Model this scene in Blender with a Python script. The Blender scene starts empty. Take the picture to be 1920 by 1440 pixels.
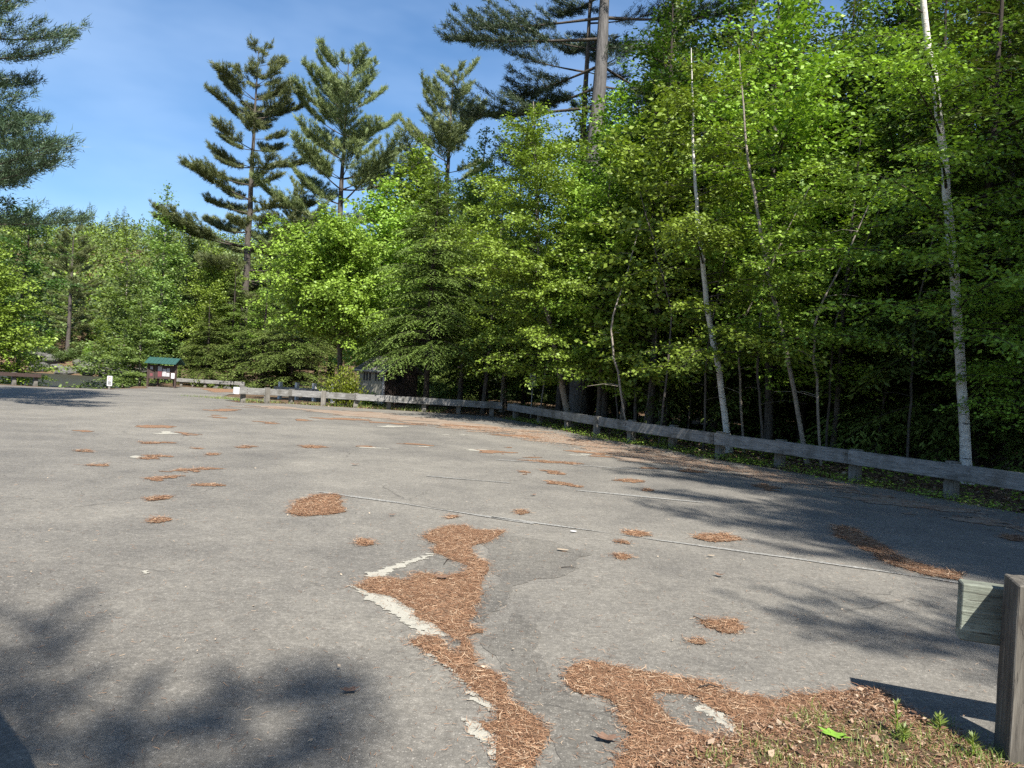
import bpy, bmesh, math, random
import numpy as np
from mathutils import Vector, Matrix, noise as mnoise
from mathutils.geometry import tessellate_polygon
R = math.radians
S = bpy.context.scene
COL = S.collection
# ---------------------------------------------------------------- camera
F, CX, CY, CAMZ, ROLL, PITCH = 1400.0, 960.0, 720.0, 1.6, R(3.4), R(-0.4)
_f = Vector((0, math.cos(PITCH), math.sin(PITCH)))
_r0 = Vector((1, 0, 0)); _u0 = _r0.cross(_f)
_r = _r0 * math.cos(ROLL) + _u0 * math.sin(ROLL)
_u = _r.cross(_f)
cam = bpy.data.objects.new('camera', bpy.data.cameras.new('camera')); COL.objects.link(cam)
cam.data.sensor_width = 36; cam.data.lens = 36 * F / 1920; cam.data.clip_end = 3000; cam.data.clip_start = 0.05
M = Matrix((( _r.x, _u.x, -_f.x, 0), (_r.y, _u.y, -_f.y, 0), (_r.z, _u.z, -_f.z, CAMZ), (0, 0, 0, 1)))
cam.matrix_world = M
S.camera = cam
# ---------------------------------------------------------------- light
SUN_EL, SUN_AZ = R(48.5), R(162)          # azimuth clockwise from +Y
sd = Vector((math.sin(SUN_AZ) * math.cos(SUN_EL), math.cos(SUN_AZ) * math.cos(SUN_EL), math.sin(SUN_EL)))
sun = bpy.data.lights.new('sun', 'SUN'); sun.energy = 5.0; sun.angle = R(0.53); sun.color = (1, 0.952, 0.875)
so = bpy.data.objects.new('sun', sun); COL.objects.link(so)
so.rotation_euler = sd.to_track_quat('Z', 'Y').to_euler()
w = bpy.data.worlds.new('World'); S.world = w; w.use_nodes = True
nt = w.node_tree; nt.nodes.clear()
out = nt.nodes.new('ShaderNodeOutputWorld'); bg = nt.nodes.new('ShaderNodeBackground')
sk = nt.nodes.new('ShaderNodeTexSky'); sk.sky_type = 'NISHITA'; sk.sun_disc = False
sk.sun_elevation = SUN_EL; sk.sun_rotation = SUN_AZ; sk.air_density = 1.0; sk.dust_density = 0.6; sk.ozone_density = 4.0
bg.inputs[1].default_value = 0.066
tc = nt.nodes.new('ShaderNodeTexCoord'); mp = nt.nodes.new('ShaderNodeMapping'); mp.inputs[3].default_value = (1.0, 1.0, 2.6)
mp.inputs[2].default_value = (0.3, 0.35, 0.2)
nz = nt.nodes.new('ShaderNodeTexNoise'); nz.inputs['Scale'].default_value = 1.7; nz.inputs['Detail'].default_value = 5; nz.inputs['Roughness'].default_value = 0.55
cr = nt.nodes.new('ShaderNodeValToRGB'); cr.color_ramp.elements[0].position = 0.36; cr.color_ramp.elements[1].position = 0.8
cr.color_ramp.elements[0].color = (0, 0, 0, 1); cr.color_ramp.elements[1].color = (0.3, 0.3, 0.3, 1)
mx = nt.nodes.new('ShaderNodeMix'); mx.data_type = 'RGBA'; mx.inputs[7].default_value = (8.2, 9.6, 11.5, 1)
L = nt.links.new
L(tc.outputs['Generated'], mp.inputs[0]); L(mp.outputs[0], nz.inputs['Vector']); L(nz.outputs[0], cr.inputs[0])
L(cr.outputs[0], mx.inputs[0]); L(sk.outputs[0], mx.inputs[6]); hsv = nt.nodes.new('ShaderNodeHueSaturation'); hsv.inputs['Saturation'].default_value = 1.2; hsv.inputs['Value'].default_value = 1.06; L(mx.outputs[2], hsv.inputs['Color']); L(hsv.outputs[0], bg.inputs[0]); L(bg.outputs[0], out.inputs[0])
S.view_settings.view_transform = 'Standard'; S.view_settings.look = 'None'; S.view_settings.exposure = 1.25; S.view_settings.gamma = 1
S.cycles.use_denoising = False
S.cycles.max_bounces = 5; S.cycles.diffuse_bounces = 2; S.cycles.glossy_bounces = 2; S.cycles.transmission_bounces = 3; S.cycles.transparent_max_bounces = 6

# ---------------------------------------------------------------- helpers
def gz(y):                                # height of the ground along the view direction
    return float(np.interp(y, [31, 40, 52, 60, 90], [0, -0.25, -0.44, -0.46, -0.5]))
def ray(px, py):
    return (_f + _r * ((px - CX) / F) + _u * ((CY - py) / F))
def at(px, py, lift=0.0):                 # ground point seen at a photo pixel
    d = ray(px, py); t = (lift - CAMZ) / d.z if d.z < -1e-4 else 500
    for _ in range(12):
        t = (gz(t * d.y) + lift - CAMZ) / d.z
    return Vector((t * d.x, t * d.y, CAMZ + t * d.z))
def atY(px, py, Y):                       # point at distance Y seen at a photo pixel
    d = ray(px, py); t = Y / d.y
    return Vector((t * d.x, Y, CAMZ + t * d.z))
def foot(px, Y):                          # ground point at distance Y under photo column px (near the horizon)
    z = gz(Y); k = (px - CX) / F
    x = Y * k
    for _ in range(4):
        depth = Y * _f.y + (z - CAMZ) * _f.z
        x = (k * depth - Y * _r.y - (z - CAMZ) * _r.z) / _r.x
    return Vector((x, Y, z))
def tag(o, label=None, cat=None, group=None, kind=None):
    if label: o['label'] = label
    if cat: o['category'] = cat
    if group: o['group'] = group
    if kind: o['kind'] = kind
    return o
def empty(name, loc, rz=0):
    o = bpy.data.objects.new(name, None); o.location = loc; o.rotation_euler = (0, 0, rz); COL.objects.link(o); o.empty_display_size = 0.1
    return o
def link(name, me, parent=None, loc=(0, 0, 0), rot=(0, 0, 0)):
    o = bpy.data.objects.new(name, me); COL.objects.link(o); o.parent = parent; o.location = loc; o.rotation_euler = rot
    return o
def copy_tree(o, parent=None):
    c = o.copy(); COL.objects.link(c); c.parent = parent
    for ch in list(o.children): copy_tree(ch, c)
    return c
class Acc:                                # collects geometry for ONE mesh
    def __init__(s): s.v = []; s.f = []; s.n = 0; s.mi = []
    def add(s, v, faces, mi=0):
        v = np.asarray(v, dtype=np.float32).reshape(-1, 3)
        fa = np.asarray(faces, dtype=np.int32)
        s.v.append(v); s.f.append(fa + s.n); s.mi.append(np.full(len(fa), mi, np.int32)); s.n += len(v)
    def mesh(s, name, mats, smooth=False):
        me = bpy.data.meshes.new(name)
        V = np.concatenate(s.v); me.vertices.add(len(V)); me.vertices.foreach_set('co', V.ravel())
        loops = np.concatenate([f.ravel() for f in s.f])
        tot = np.concatenate([np.full(len(f), f.shape[1], np.int32) for f in s.f])
        st = np.concatenate([[0], np.cumsum(tot)[:-1]]).astype(np.int32)
        me.loops.add(len(loops)); me.loops.foreach_set('vertex_index', loops)
        me.polygons.add(len(tot)); me.polygons.foreach_set('loop_start', st)
        me.polygons.foreach_set('material_index', np.concatenate(s.mi))
        if smooth: me.polygons.foreach_set('use_smooth', np.ones(len(tot), bool))
        me.update(calc_edges=True); me.validate()
        for m in (mats if isinstance(mats, (list, tuple)) else [mats]): me.materials.append(m)
        return me
    def tube(s, pts, rad, sides=6, cap=True, mi=0, rough=0.0, rng=None):
        P = np.asarray(pts, float); n = len(P); rad = np.asarray(rad, float)
        T = np.gradient(P, axis=0); T /= np.linalg.norm(T, axis=1)[:, None] + 1e-9
        ref = np.array([1.0, 0, 0]) if abs(T[0][2]) > 0.7 else np.array([0, 0, 1.0])
        A = np.cross(T, ref); A /= np.linalg.norm(A, axis=1)[:, None] + 1e-9
        B = np.cross(T, A)
        th = np.arange(sides) * 2 * math.pi / sides
        rr = rad[:, None] * np.ones((1, sides))
        if rough and rng is not None: rr = rr * (1 + rough * rng.normal(size=(n, sides)))
        V = P[:, None, :] + rr[:, :, None] * (np.cos(th)[None, :, None] * A[:, None, :] + np.sin(th)[None, :, None] * B[:, None, :])
        i = np.arange(n - 1)[:, None] * sides; j = np.arange(sides)[None, :]; j2 = (j + 1) % sides
        q = np.stack([i + j, i + j2, i + sides + j2, i + sides + j], -1).reshape(-1, 4)
        s.add(V.reshape(-1, 3), q, mi)
    def leaves(s, c, a, nrm, ln, wd, mi=0):   # kite leaves: base c, axis a, normal nrm
        c = np.asarray(c); a = a / (np.linalg.norm(a, axis=1)[:, None] + 1e-9)
        b = np.cross(a, nrm); b /= np.linalg.norm(b, axis=1)[:, None] + 1e-9
        ln = np.broadcast_to(ln, (len(c),))[:, None]; wd = np.broadcast_to(wd, (len(c),))[:, None]
        m = c + a * ln * 0.42
        V = np.stack([c, m + b * wd * 0.5, c + a * ln, m - b * wd * 0.5], 1).reshape(-1, 3)
        s.add(V, np.arange(len(c) * 4).reshape(-1, 4), mi)
    def tris(s, c, a, b, ln, wd, mi=0):
        a = a / (np.linalg.norm(a, axis=1)[:, None] + 1e-9); b = np.cross(a, b); b /= np.linalg.norm(b, axis=1)[:, None] + 1e-9
        ln = np.broadcast_to(ln, (len(c),))[:, None]; wd = np.broadcast_to(wd, (len(c),))[:, None]
        V = np.stack([c - b * wd / 2, c + b * wd / 2, c + a * ln], 1).reshape(-1, 3)
        s.add(V, np.arange(len(c) * 3).reshape(-1, 3), mi)
def box_me(name, sx, sy, sz, mat, bev=0.006, org=(0, 0, 0), seg=2, jit=0):
    bm = bmesh.new(); bmesh.ops.create_cube(bm, size=1)
    for v in bm.verts: v.co = Vector((v.co.x * sx + org[0], v.co.y * sy + org[1], v.co.z * sz + org[2]))
    if bev: bmesh.ops.bevel(bm, geom=bm.edges[:], offset=bev, segments=seg, affect='EDGES')
    me = bpy.data.meshes.new(name); bm.to_mesh(me); bm.free(); me.materials.append(mat); return me

# ---------------------------------------------------------------- materials
def mat(name, build):
    m = bpy.data.materials.new(name); m.use_nodes = True; t = m.node_tree; t.nodes.clear()
    o = t.nodes.new('ShaderNodeOutputMaterial'); build(t, o); return m
def N(t, k, **kw):
    n = t.nodes.new('ShaderNode' + k)
    for a, b in kw.items():
        if a.startswith('i_'): n.inputs[a[2:].replace('_', ' ')].default_value = b
        else: setattr(n, a, b)
    return n
def ramp(t, src, stops):
    r = N(t, 'ValToRGB'); e = r.color_ramp.elements
    while len(e) < len(stops): e.new(0.5)
    for i, (p, c) in enumerate(stops):
        e[i].position = p; e[i].color = (*c, 1) if len(c) == 3 else c
    t.links.new(src, r.inputs[0]); return r.outputs[0]
def mixc(t, fac, a, b, mode='MIX'):
    m = N(t, 'Mix', data_type='RGBA', blend_type=mode)
    for s, v in ((0, fac), (6, a), (7, b)):
        if hasattr(v, 'is_output') or isinstance(v, bpy.types.NodeSocket): t.links.new(v, m.inputs[s])
        else: m.inputs[s].default_value = v if s == 0 else ((*v, 1) if len(v) == 3 else v)
    return m.outputs[2]
def noise(t, vec, scale, detail=4, rough=0.55, dist=0):
    n = N(t, 'TexNoise'); n.inputs['Scale'].default_value = scale; n.inputs['Detail'].default_value = detail
    n.inputs['Roughness'].default_value = rough; n.inputs['Distortion'].default_value = dist
    if vec is not None: t.links.new(vec, n.inputs['Vector'])
    return n.outputs[0]
def obj_co(t, scale=(1, 1, 1)):
    c = N(t, 'TexCoord'); m = N(t, 'Mapping'); m.inputs[3].default_value = scale
    t.links.new(c.outputs['Object'], m.inputs[0]); return m.outputs[0]
def gray(v): return (v, v, v)
def princ(t, o, col, rough=0.8, bump=None, bs=0.3, bd=0.02, spec=0.3, metal=0, k=0.75):
    col = mixc(t, 1.0, col, (k, k, k), 'MULTIPLY') if isinstance(col, bpy.types.NodeSocket) else tuple(x * k for x in col)
    p = N(t, 'BsdfPrincipled'); p.inputs['Roughness'].default_value = rough; p.inputs['Specular IOR Level'].default_value = spec; p.inputs['Metallic'].default_value = metal
    if isinstance(col, bpy.types.NodeSocket): t.links.new(col, p.inputs['Base Color'])
    else: p.inputs['Base Color'].default_value = (*col, 1)
    if bump is not None:
        b = N(t, 'Bump'); b.inputs['Strength'].default_value = bs; b.inputs['Distance'].default_value = bd
        t.links.new(bump, b.inputs['Height']); t.links.new(b.outputs[0], p.inputs['Normal'])
    t.links.new(p.outputs[0], o.inputs[0]); return p
def leaf_mat(name, c0, c1, c2, trans=0.35, rough=0.5, spec=0.35):
    def b(t, o):
        g = N(t, 'NewGeometry'); oi = N(t, 'ObjectInfo')
        col = ramp(t, g.outputs['Random Per Island'], [(0, c0), (0.5, c1), (1, c2)])
        n = noise(t, obj_co(t), 0.5, 3)
        col = mixc(t, 0.5, col, ramp(t, n, [(0.3, c0), (0.7, c2)]))
        hs = N(t, 'HueSaturation'); t.links.new(col, hs.inputs['Color'])
        mr = N(t, 'MapRange'); mr.inputs[3].default_value = 0.7; mr.inputs[4].default_value = 1.3; t.links.new(oi.outputs['Random'], mr.inputs[0]); t.links.new(mr.outputs[0], hs.inputs['Value'])
        mr2 = N(t, 'MapRange'); mr2.inputs[3].default_value = 0.482; mr2.inputs[4].default_value = 0.506; t.links.new(oi.outputs['Random'], mr2.inputs[0]); t.links.new(mr2.outputs[0], hs.inputs['Hue'])
        col = hs.outputs[0]
        p = princ(t, o, col, rough, spec=spec, k=1.0)
        tr = N(t, 'BsdfTranslucent'); t.links.new(mixc(t, 1.0, col, (1.15, 1.2, 0.5), 'MULTIPLY'), tr.inputs[0])
        m = N(t, 'MixShader'); m.inputs[0].default_value = trans
        t.links.new(p.outputs[0], m.inputs[1]); t.links.new(tr.outputs[0], m.inputs[2]); t.links.new(m.outputs[0], o.inputs[0])
    return mat(name, b)
LEAF = leaf_mat('leaf_fresh', (0.105, 0.18, 0.022), (0.165, 0.27, 0.034), (0.3, 0.46, 0.066), 0.24)
LEAF2 = leaf_mat('leaf_olive', (0.07, 0.12, 0.02), (0.11, 0.18, 0.03), (0.165, 0.26, 0.045), 0.3)
LEAFP = leaf_mat('leaf_pale', (0.115, 0.18, 0.048), (0.165, 0.255, 0.072), (0.23, 0.335, 0.1), 0.35)
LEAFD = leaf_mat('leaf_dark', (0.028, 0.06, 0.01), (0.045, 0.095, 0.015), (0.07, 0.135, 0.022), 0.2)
LEAFY = leaf_mat('leaf_yellow', (0.14, 0.2, 0.02), (0.21, 0.29, 0.03), (0.3, 0.4, 0.05), 0.4)
HEM = leaf_mat('hemlock_needles', (0.06, 0.09, 0.018), (0.095, 0.14, 0.03), (0.145, 0.2, 0.045), 0.18, 0.55)
PINE = leaf_mat('pine_needles', (0.085, 0.115, 0.045), (0.14, 0.18, 0.068), (0.21, 0.245, 0.09), 0.18, 0.5)
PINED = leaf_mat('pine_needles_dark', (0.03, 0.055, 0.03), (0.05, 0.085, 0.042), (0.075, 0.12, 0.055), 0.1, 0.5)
GRASS = leaf_mat('grass_blades', (0.08, 0.15, 0.02), (0.13, 0.2, 0.035), (0.25, 0.26, 0.09), 0.3)
def bark(name, a, b_, streak, scale=(9, 9, 1.6)):
    def b(t, o):
        v = obj_co(t, scale); n = noise(t, v, 1.6, 6, 0.7)
        col = ramp(t, n, [(0.3, a), (0.7, b_)])
        if streak:
            v2 = obj_co(t, (3, 3, 22)); n2 = noise(t, v2, 1.3, 3, 0.6)
            col = mixc(t, ramp(t, n2, [(0.6, gray(0)), (0.68, gray(1))]), col, (0.035, 0.03, 0.026))
        princ(t, o, col, 0.9, n, 0.8, 0.04, 0.15)
    return mat(name, b)
BARK = bark('bark_grey', (0.06, 0.05, 0.042), (0.17, 0.15, 0.13), False)
BARKD = bark('bark_dark', (0.03, 0.025, 0.022), (0.08, 0.066, 0.055), False)
BIRCH = bark('bark_birch', (0.55, 0.51, 0.46), (0.9, 0.87, 0.82), True, (4, 4, 5))
BIRCHG = bark('bark_young_birch', (0.2, 0.17, 0.14), (0.42, 0.37, 0.31), True, (4, 4, 5))
BARKR = bark('bark_pine', (0.05, 0.042, 0.036), (0.16, 0.14, 0.12), False, (12, 12, 2.0))
BARKG = bark('bark_old_pine', (0.07, 0.067, 0.064), (0.2, 0.19, 0.182), False, (7, 7, 1.0))
LIMB = bark('bark_limb', (0.05, 0.042, 0.035), (0.13, 0.11, 0.09), False)
def _asphalt(t, o, k=1.0):
    c = obj_co(t)
    big = noise(t, c, 0.16, 5, 0.6, 0.6); mid = noise(t, c, 1.1, 6, 0.65, 0.3); fine = noise(t, c, 160, 3, 0.7)
    base = ramp(t, big, [(0.34, (0.13*k, 0.123*k, 0.112*k)), (0.47, (0.21*k, 0.199*k, 0.177*k)), (0.6, (0.34*k, 0.32*k, 0.275*k))])
    base = mixc(t, 0.6, base, ramp(t, mid, [(0.3, (0.135*k, 0.129*k, 0.118*k)), (0.7, (0.29*k, 0.274*k, 0.24*k))]))
    vo = N(t, 'TexVoronoi'); vo.inputs['Scale'].default_value = 85; t.links.new(c, vo.inputs['Vector'])
    st = ramp(t, vo.outputs['Distance'], [(0.12, gray(1)), (0.5, gray(0))])
    sp = N(t, 'SeparateColor'); t.links.new(vo.outputs['Color'], sp.inputs[0])
    pick = ramp(t, sp.outputs[0], [(0.45, gray(0)), (0.95, gray(1))])
    mul = N(t, 'Math', operation='MULTIPLY'); t.links.new(st, mul.inputs[0]); t.links.new(pick, mul.inputs[1])
    base = mixc(t, mul.outputs[0], base, (0.42, 0.40, 0.36))
    for sc_, am in ((28, .55), (9, .35)):
        g_ = noise(t, c, sc_, 5, 0.8); base = mixc(t, am, base, mixc(t, 1.0, base, ramp(t, g_, [(0.3, gray(.45)), (0.5, gray(1)), (0.7, gray(1.75))]), 'MULTIPLY'))
    dk = ramp(t, fine, [(0.34, gray(1)), (0.5, gray(0))])
    m2 = N(t, 'Math', operation='MULTIPLY'); t.links.new(dk, m2.inputs[0]); m2.inputs[1].default_value = 0.6
    base = mixc(t, m2.outputs[0], base, (0.055, 0.054, 0.055))
    cv = N(t, 'TexVoronoi', feature='DISTANCE_TO_EDGE'); cv.inputs['Scale'].default_value = 0.42
    wv = N(t, 'Mapping'); t.links.new(c, wv.inputs[0])
    dn = N(t, 'TexNoise'); dn.inputs['Scale'].default_value = 1.2; dn.inputs['Detail'].default_value = 5; t.links.new(c, dn.inputs['Vector'])
    va = N(t, 'VectorMath', operation='MULTIPLY_ADD'); t.links.new(dn.outputs[1], va.inputs[0]); va.inputs[1].default_value = (0.9, 0.9, 0); t.links.new(c, va.inputs[2])
    t.links.new(va.outputs[0], cv.inputs['Vector'])
    ck = ramp(t, cv.outputs[0], [(0.0, gray(1)), (0.005, gray(0))])
    mk = N(t, 'Math', operation='MULTIPLY'); t.links.new(ck, mk.inputs[0]); t.links.new(ramp(t, noise(t, c, 0.4, 2), [(0.5, gray(0)), (0.62, gray(0.7))]), mk.inputs[1])
    base = mixc(t, mk.outputs[0], base, (0.06, 0.057, 0.052))
    base = mixc(t, 1.0, base, (.9, .885, .86), 'MULTIPLY')
    princ(t, o, base, 0.85, fine, 0.5, 0.006, 0.25)
ASPH = mat('asphalt', _asphalt)
PATCH = mat('asphalt_repair', lambda t, o: _asphalt(t, o, 0.76))
def _sand(t, o):
    c = obj_co(t); n = noise(t, c, 120, 4, 0.7); m = noise(t, c, 14, 5, 0.7)
    col = mixc(t, ramp(t, m, [(0.3, gray(0.3)), (0.5, gray(1))]), (0.25, 0.24, 0.205), ramp(t, n, [(0.3, (0.32, 0.305, 0.255)), (0.7, (0.5, 0.475, 0.4))]))
    princ(t, o, col, 0.95, n, 0.5, 0.006)
SAND = mat('pale_sand', _sand)
def _worn(t, o):
    c = obj_co(t); n = noise(t, c, 35, 5, 0.75)
    col = ramp(t, n, [(0.42, (0.19, 0.185, 0.17)), (0.62, (0.42, 0.41, 0.375))]); princ(t, o, col, 0.8)
PAINT = mat('worn_line_paint', _worn)
def _needle_bed(t, o):
    c = obj_co(t, (1, 1, 1)); n = noise(t, c, 90, 5, 0.8, 2.0); m = noise(t, c, 7, 4)
    col = ramp(t, n, [(0.3, (0.09, 0.045, 0.026)), (0.5, (0.24, 0.13, 0.072)), (0.68, (0.42, 0.26, 0.155))])
    col = mixc(t, ramp(t, m, [(0.35, gray(0)), (0.75, gray(0.5))]), col, (0.28, 0.19, 0.12))
    princ(t, o, col, 0.95, n, 0.8, 0.012)
NBED = mat('needle_bed', _needle_bed)
def _dusty(t, o):
    c = obj_co(t); n = noise(t, c, 40, 5, 0.8, 1.0); m = noise(t, obj_co(t, (1, 2.5, 1)), 1.2, 5, .7)
    col = ramp(t, n, [(0.3, (0.1, 0.06, 0.04)), (0.5, (0.25, 0.165, 0.11)), (0.7, (0.42, 0.32, 0.23))])
    col = mixc(t, ramp(t, m, [(0.4, gray(0)), (0.62, gray(0.8))]), col, (0.33, 0.29, 0.235))
    princ(t, o, col, 0.95, n, 0.6, 0.01)
DUSTY = mat('dusty_needles', _dusty)
def _needle(t, o):
    g = N(t, 'NewGeometry')
    col = ramp(t, g.outputs['Random Per Island'], [(0, (0.11, 0.055, 0.03)), (0.4, (0.27, 0.14, 0.075)), (0.8, (0.42, 0.25, 0.145)), (1, (0.66, 0.5, 0.34))])
    princ(t, o, col, 0.7)
NEED = mat('dry_needle', _needle)
def _litter(t, o):
    g = N(t, 'NewGeometry')
    col = ramp(t, g.outputs['Random Per Island'], [(0, (0.07, 0.035, 0.022)), (0.4, (0.2, 0.11, 0.065)), (0.75, (0.3, 0.19, 0.12)), (1, (0.42, 0.33, 0.24))])
    princ(t, o, col, 0.75)
LITT = mat('dead_leaf', _litter)
def _soil(t, o):
    c = obj_co(t); n = noise(t, c, 30, 6, 0.8, 1.0); m = noise(t, c, 1.4, 5, 0.6)
    col = ramp(t, n, [(0.3, (0.05, 0.03, 0.02)), (0.55, (0.16, 0.095, 0.055)), (0.75, (0.3, 0.2, 0.12))])
    col = mixc(t, ramp(t, m, [(0.45, gray(0)), (0.65, gray(0.45))]), col, (0.12, 0.12, 0.045))
    princ(t, o, col, 0.95, n, 1.0, 0.03)
SOIL = mat('forest_soil', _soil)
def wood(name, a, b_, c_, sc=(1.2, 16, 16)):
    def b(t, o):
        v = obj_co(t, sc); n = noise(t, v, 2.2, 7, 0.65, 0.4); m = noise(t, obj_co(t), 2.5, 4)
        col = ramp(t, n, [(0.3, a), (0.55, b_), (0.75, c_)])
        col = mixc(t, ramp(t, m, [(0.4, gray(0)), (0.75, gray(0.45))]), col, a)
        ck = noise(t, obj_co(t, tuple(x * .55 for x in sc)), 3.1, 3, 0.5, 1.2)
        col = mixc(t, ramp(t, ck, [(0.485, gray(0)), (0.5, gray(.85)), (0.515, gray(0))]), col, (0.03, 0.027, 0.024))
        kn = N(t, 'TexVoronoi'); kn.inputs['Scale'].default_value = 2.3; t.links.new(obj_co(t, tuple(1 if x < 2 else 1.6 for x in sc)), kn.inputs['Vector'])
        col = mixc(t, ramp(t, kn.outputs['Distance'], [(0.05, gray(.8)), (0.11, gray(0))]), col, (0.06, 0.045, 0.035))
        st = noise(t, obj_co(t), 1.3, 5, .7)
        col = mixc(t, ramp(t, st, [(0.5, gray(0)), (0.62, gray(.55))]), col, (0.07, 0.065, 0.05))
        princ(t, o, col, 0.85, n, 0.8, 0.01)
    return mat(name, b)
RAILW = wood('weathered_timber', (0.16, 0.155, 0.145), (0.30, 0.295, 0.28), (0.45, 0.445, 0.43))
POSTW = wood('weathered_post', (0.12, 0.11, 0.095), (0.24, 0.225, 0.195), (0.38, 0.36, 0.32), (16, 16, 1.2))
GREENW = wood('treated_post', (0.06, 0.052, 0.042), (0.16, 0.145, 0.12), (0.32, 0.3, 0.26), (14, 14, 1.0))
GREENB = wood('treated_beam', (0.18, 0.205, 0.16), (0.33, 0.36, 0.29), (0.46, 0.49, 0.41), (1.0, 9, 26))
def plain(name, c, rough=0.6, metal=0, nscale=20, var=0.25, spec=0.4):
    def b(t, o):
        n = noise(t, obj_co(t), nscale, 4)
        col = ramp(t, n, [(0.3, tuple(x * (1 - var) for x in c)), (0.7, tuple(min(1, x * (1 + var)) for x in c))])
        princ(t, o, col, rough, n, 0.15, 0.003, spec, metal)
    return mat(name, b)
WHITE = plain('white_paint', (0.8, 0.8, 0.8), 0.5, var=0.06)
SIGNW = plain('sign_sheet', (0.62, 0.62, 0.6), 0.5, var=0.06)
DARK = plain('dark_ink', (0.03, 0.03, 0.032), 0.6)
RED = plain('faded_red_ink', (0.55, 0.2, 0.16), 0.6)
STEEL = plain('galvanised_steel', (0.4, 0.4, 0.4), 0.45, 0.6)
RUST = plain('rusty_steel', (0.12, 0.07, 0.05), 0.7, 0.4)
def _boards(t, o, c0, c1):
    c = N(t, 'TexCoord'); wv = N(t, 'TexWave', wave_type='BANDS', bands_direction='X'); wv.inputs['Scale'].default_value = 2.6; wv.inputs['Distortion'].default_value = 0
    t.links.new(c.outputs['Object'], wv.inputs['Vector'])
    n = noise(t, obj_co(t, (8, 8, 1)), 2, 5)
    col = ramp(t, n, [(0.3, c0), (0.7, c1)])
    col = mixc(t, ramp(t, wv.outputs[1], [(0.0, gray(1)), (0.12, gray(0))]), col, tuple(x * 0.35 for x in c0))
    princ(t, o, col, 0.85, wv.outputs[1], 0.5, 0.01)
TANB = mat('tan_boards', lambda t, o: _boards(t, o, (0.33, 0.32, 0.26), (0.48, 0.46, 0.38)))
BROWNB = mat('brown_boards', lambda t, o: _boards(t, o, (0.09, 0.06, 0.05), (0.17, 0.12, 0.1)))
SHING = plain('roof_shingle', (0.2, 0.19, 0.175), 0.9, nscale=60, var=0.5)
GROOF = plain('green_metal_roof', (0.032, 0.09, 0.076), 0.45, 0, 12, 0.2)
KIOW = plain('dark_brown_timber', (0.07, 0.045, 0.038), 0.8, nscale=14)
PAPER = plain('notice_paper', (0.5, 0.49, 0.5), 0.8, var=0.15)
PAPERW = plain('white_notice_paper', (0.85, 0.85, 0.88), 0.6, var=0.03)
PAPERR = plain('maroon_notice', (0.2, 0.06, 0.07), 0.8)
def _rock(t, o):
    c = obj_co(t); n = noise(t, c, 2.5, 8, 0.7); m = noise(t, c, 0.9, 3)
    col = ramp(t, n, [(0.3, (0.06, 0.058, 0.052)), (0.55, (0.13, 0.125, 0.113)), (0.75, (0.23, 0.225, 0.205))])
    col = mixc(t, ramp(t, m, [(0.5, gray(0)), (0.65, gray(0.6))]), col, (0.09, 0.1, 0.05))
    princ(t, o, col, 0.9, n, 0.7, 0.08)
ROCK = mat('granite', _rock)
def _water(t, o):
    n = noise(t, obj_co(t, (1, 0.35, 1)), 1.6, 4)
    p = princ(t, o, (0.045, 0.045, 0.03), 0.5, n, 0.3, 0.05, 0.12)
WATER = mat('river_water', _water)

# ---------------------------------------------------------------- setting: terrain, lot, water
RAILPX = [(1782, 933), (1602, 901), (1461, 876), (1349, 859), (1261, 840), (1183, 829), (1118, 818), (1063, 805), (1012, 794), (966, 786)]
G2 = [at(*p) for p in RAILPX]
_d = (G2[0] - G2[1]); G2 = [G2[0] + _d * k for k in (3, 2, 1)] + G2
G1PX = [(455, 754), (500, 755.5), (546, 757), (606, 761), (667, 764.5), (729, 768), (795, 772), (860, 776), (922, 780)]
G1 = [at(*p) for p in G1PX]
LOT = [(G2[0].x + 1.5, G2[0].y - 3)] + [(p.x - 0.25, p.y - 0.35) for p in G2] + [(p.x, p.y - 0.45) for p in reversed(G1)]
LOT += [(G1[0].x - 0.9, G1[0].y + 0.4), (G1[0].x - 0.2, 36), (-15.5, 40), (-17, 46), (-19.8, 55.6), (-24.5, 55.6), (-25.0, 51), (-22.9, 47), (-21.7, 40.3), (-22.6, 35.5), (-27, 33), (-60, 31), (-75, 10), (-60, -20), (20, -20), (24, -6)]
def in_poly(P, X, Y):
    P = np.asarray([(p[0], p[1]) for p in P]); x1, y1 = P[:, 0], P[:, 1]; x2, y2 = np.roll(x1, -1), np.roll(y1, -1)
    r = np.zeros(X.shape, bool)
    for a, b, c, d in zip(x1, y1, x2, y2):
        if b == d: continue
        r ^= ((b > Y) != (d > Y)) & (X < (c - a) * (Y - b) / (d - b) + a)
    return r
def dist_poly(P, X, Y):
    D = np.full(X.shape, 1e9)
    n = len(P)
    for i in range(n):
        a = P[i]; b = P[(i + 1) % n]; dx, dy = b[0] - a[0], b[1] - a[1]
        t = np.clip(((X - a[0]) * dx + (Y - a[1]) * dy) / (dx * dx + dy * dy + 1e-9), 0, 1)
        D = np.minimum(D, np.hypot(X - a[0] - t * dx, Y - a[1] - t * dy))
    return D
def ss(x, a, b):
    t = np.clip((x - a) / (b - a), 0, 1); return t * t * (3 - 2 * t)
rg = np.random.default_rng(5)
_ph = rg.uniform(0, 6.28, (14, 3)); _fr = rg.uniform(0.12, 1.1, 14); _an = rg.uniform(0, 6.28, 14)
def bumps(X, Y):
    z = 0
    for k in range(14):
        z = z + np.sin((X * math.cos(_an[k]) + Y * math.sin(_an[k])) * _fr[k] * 2 + _ph[k, 0]) / (1 + 3 * _fr[k])
    return z / 6
WATER_Z = -1.75
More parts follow.
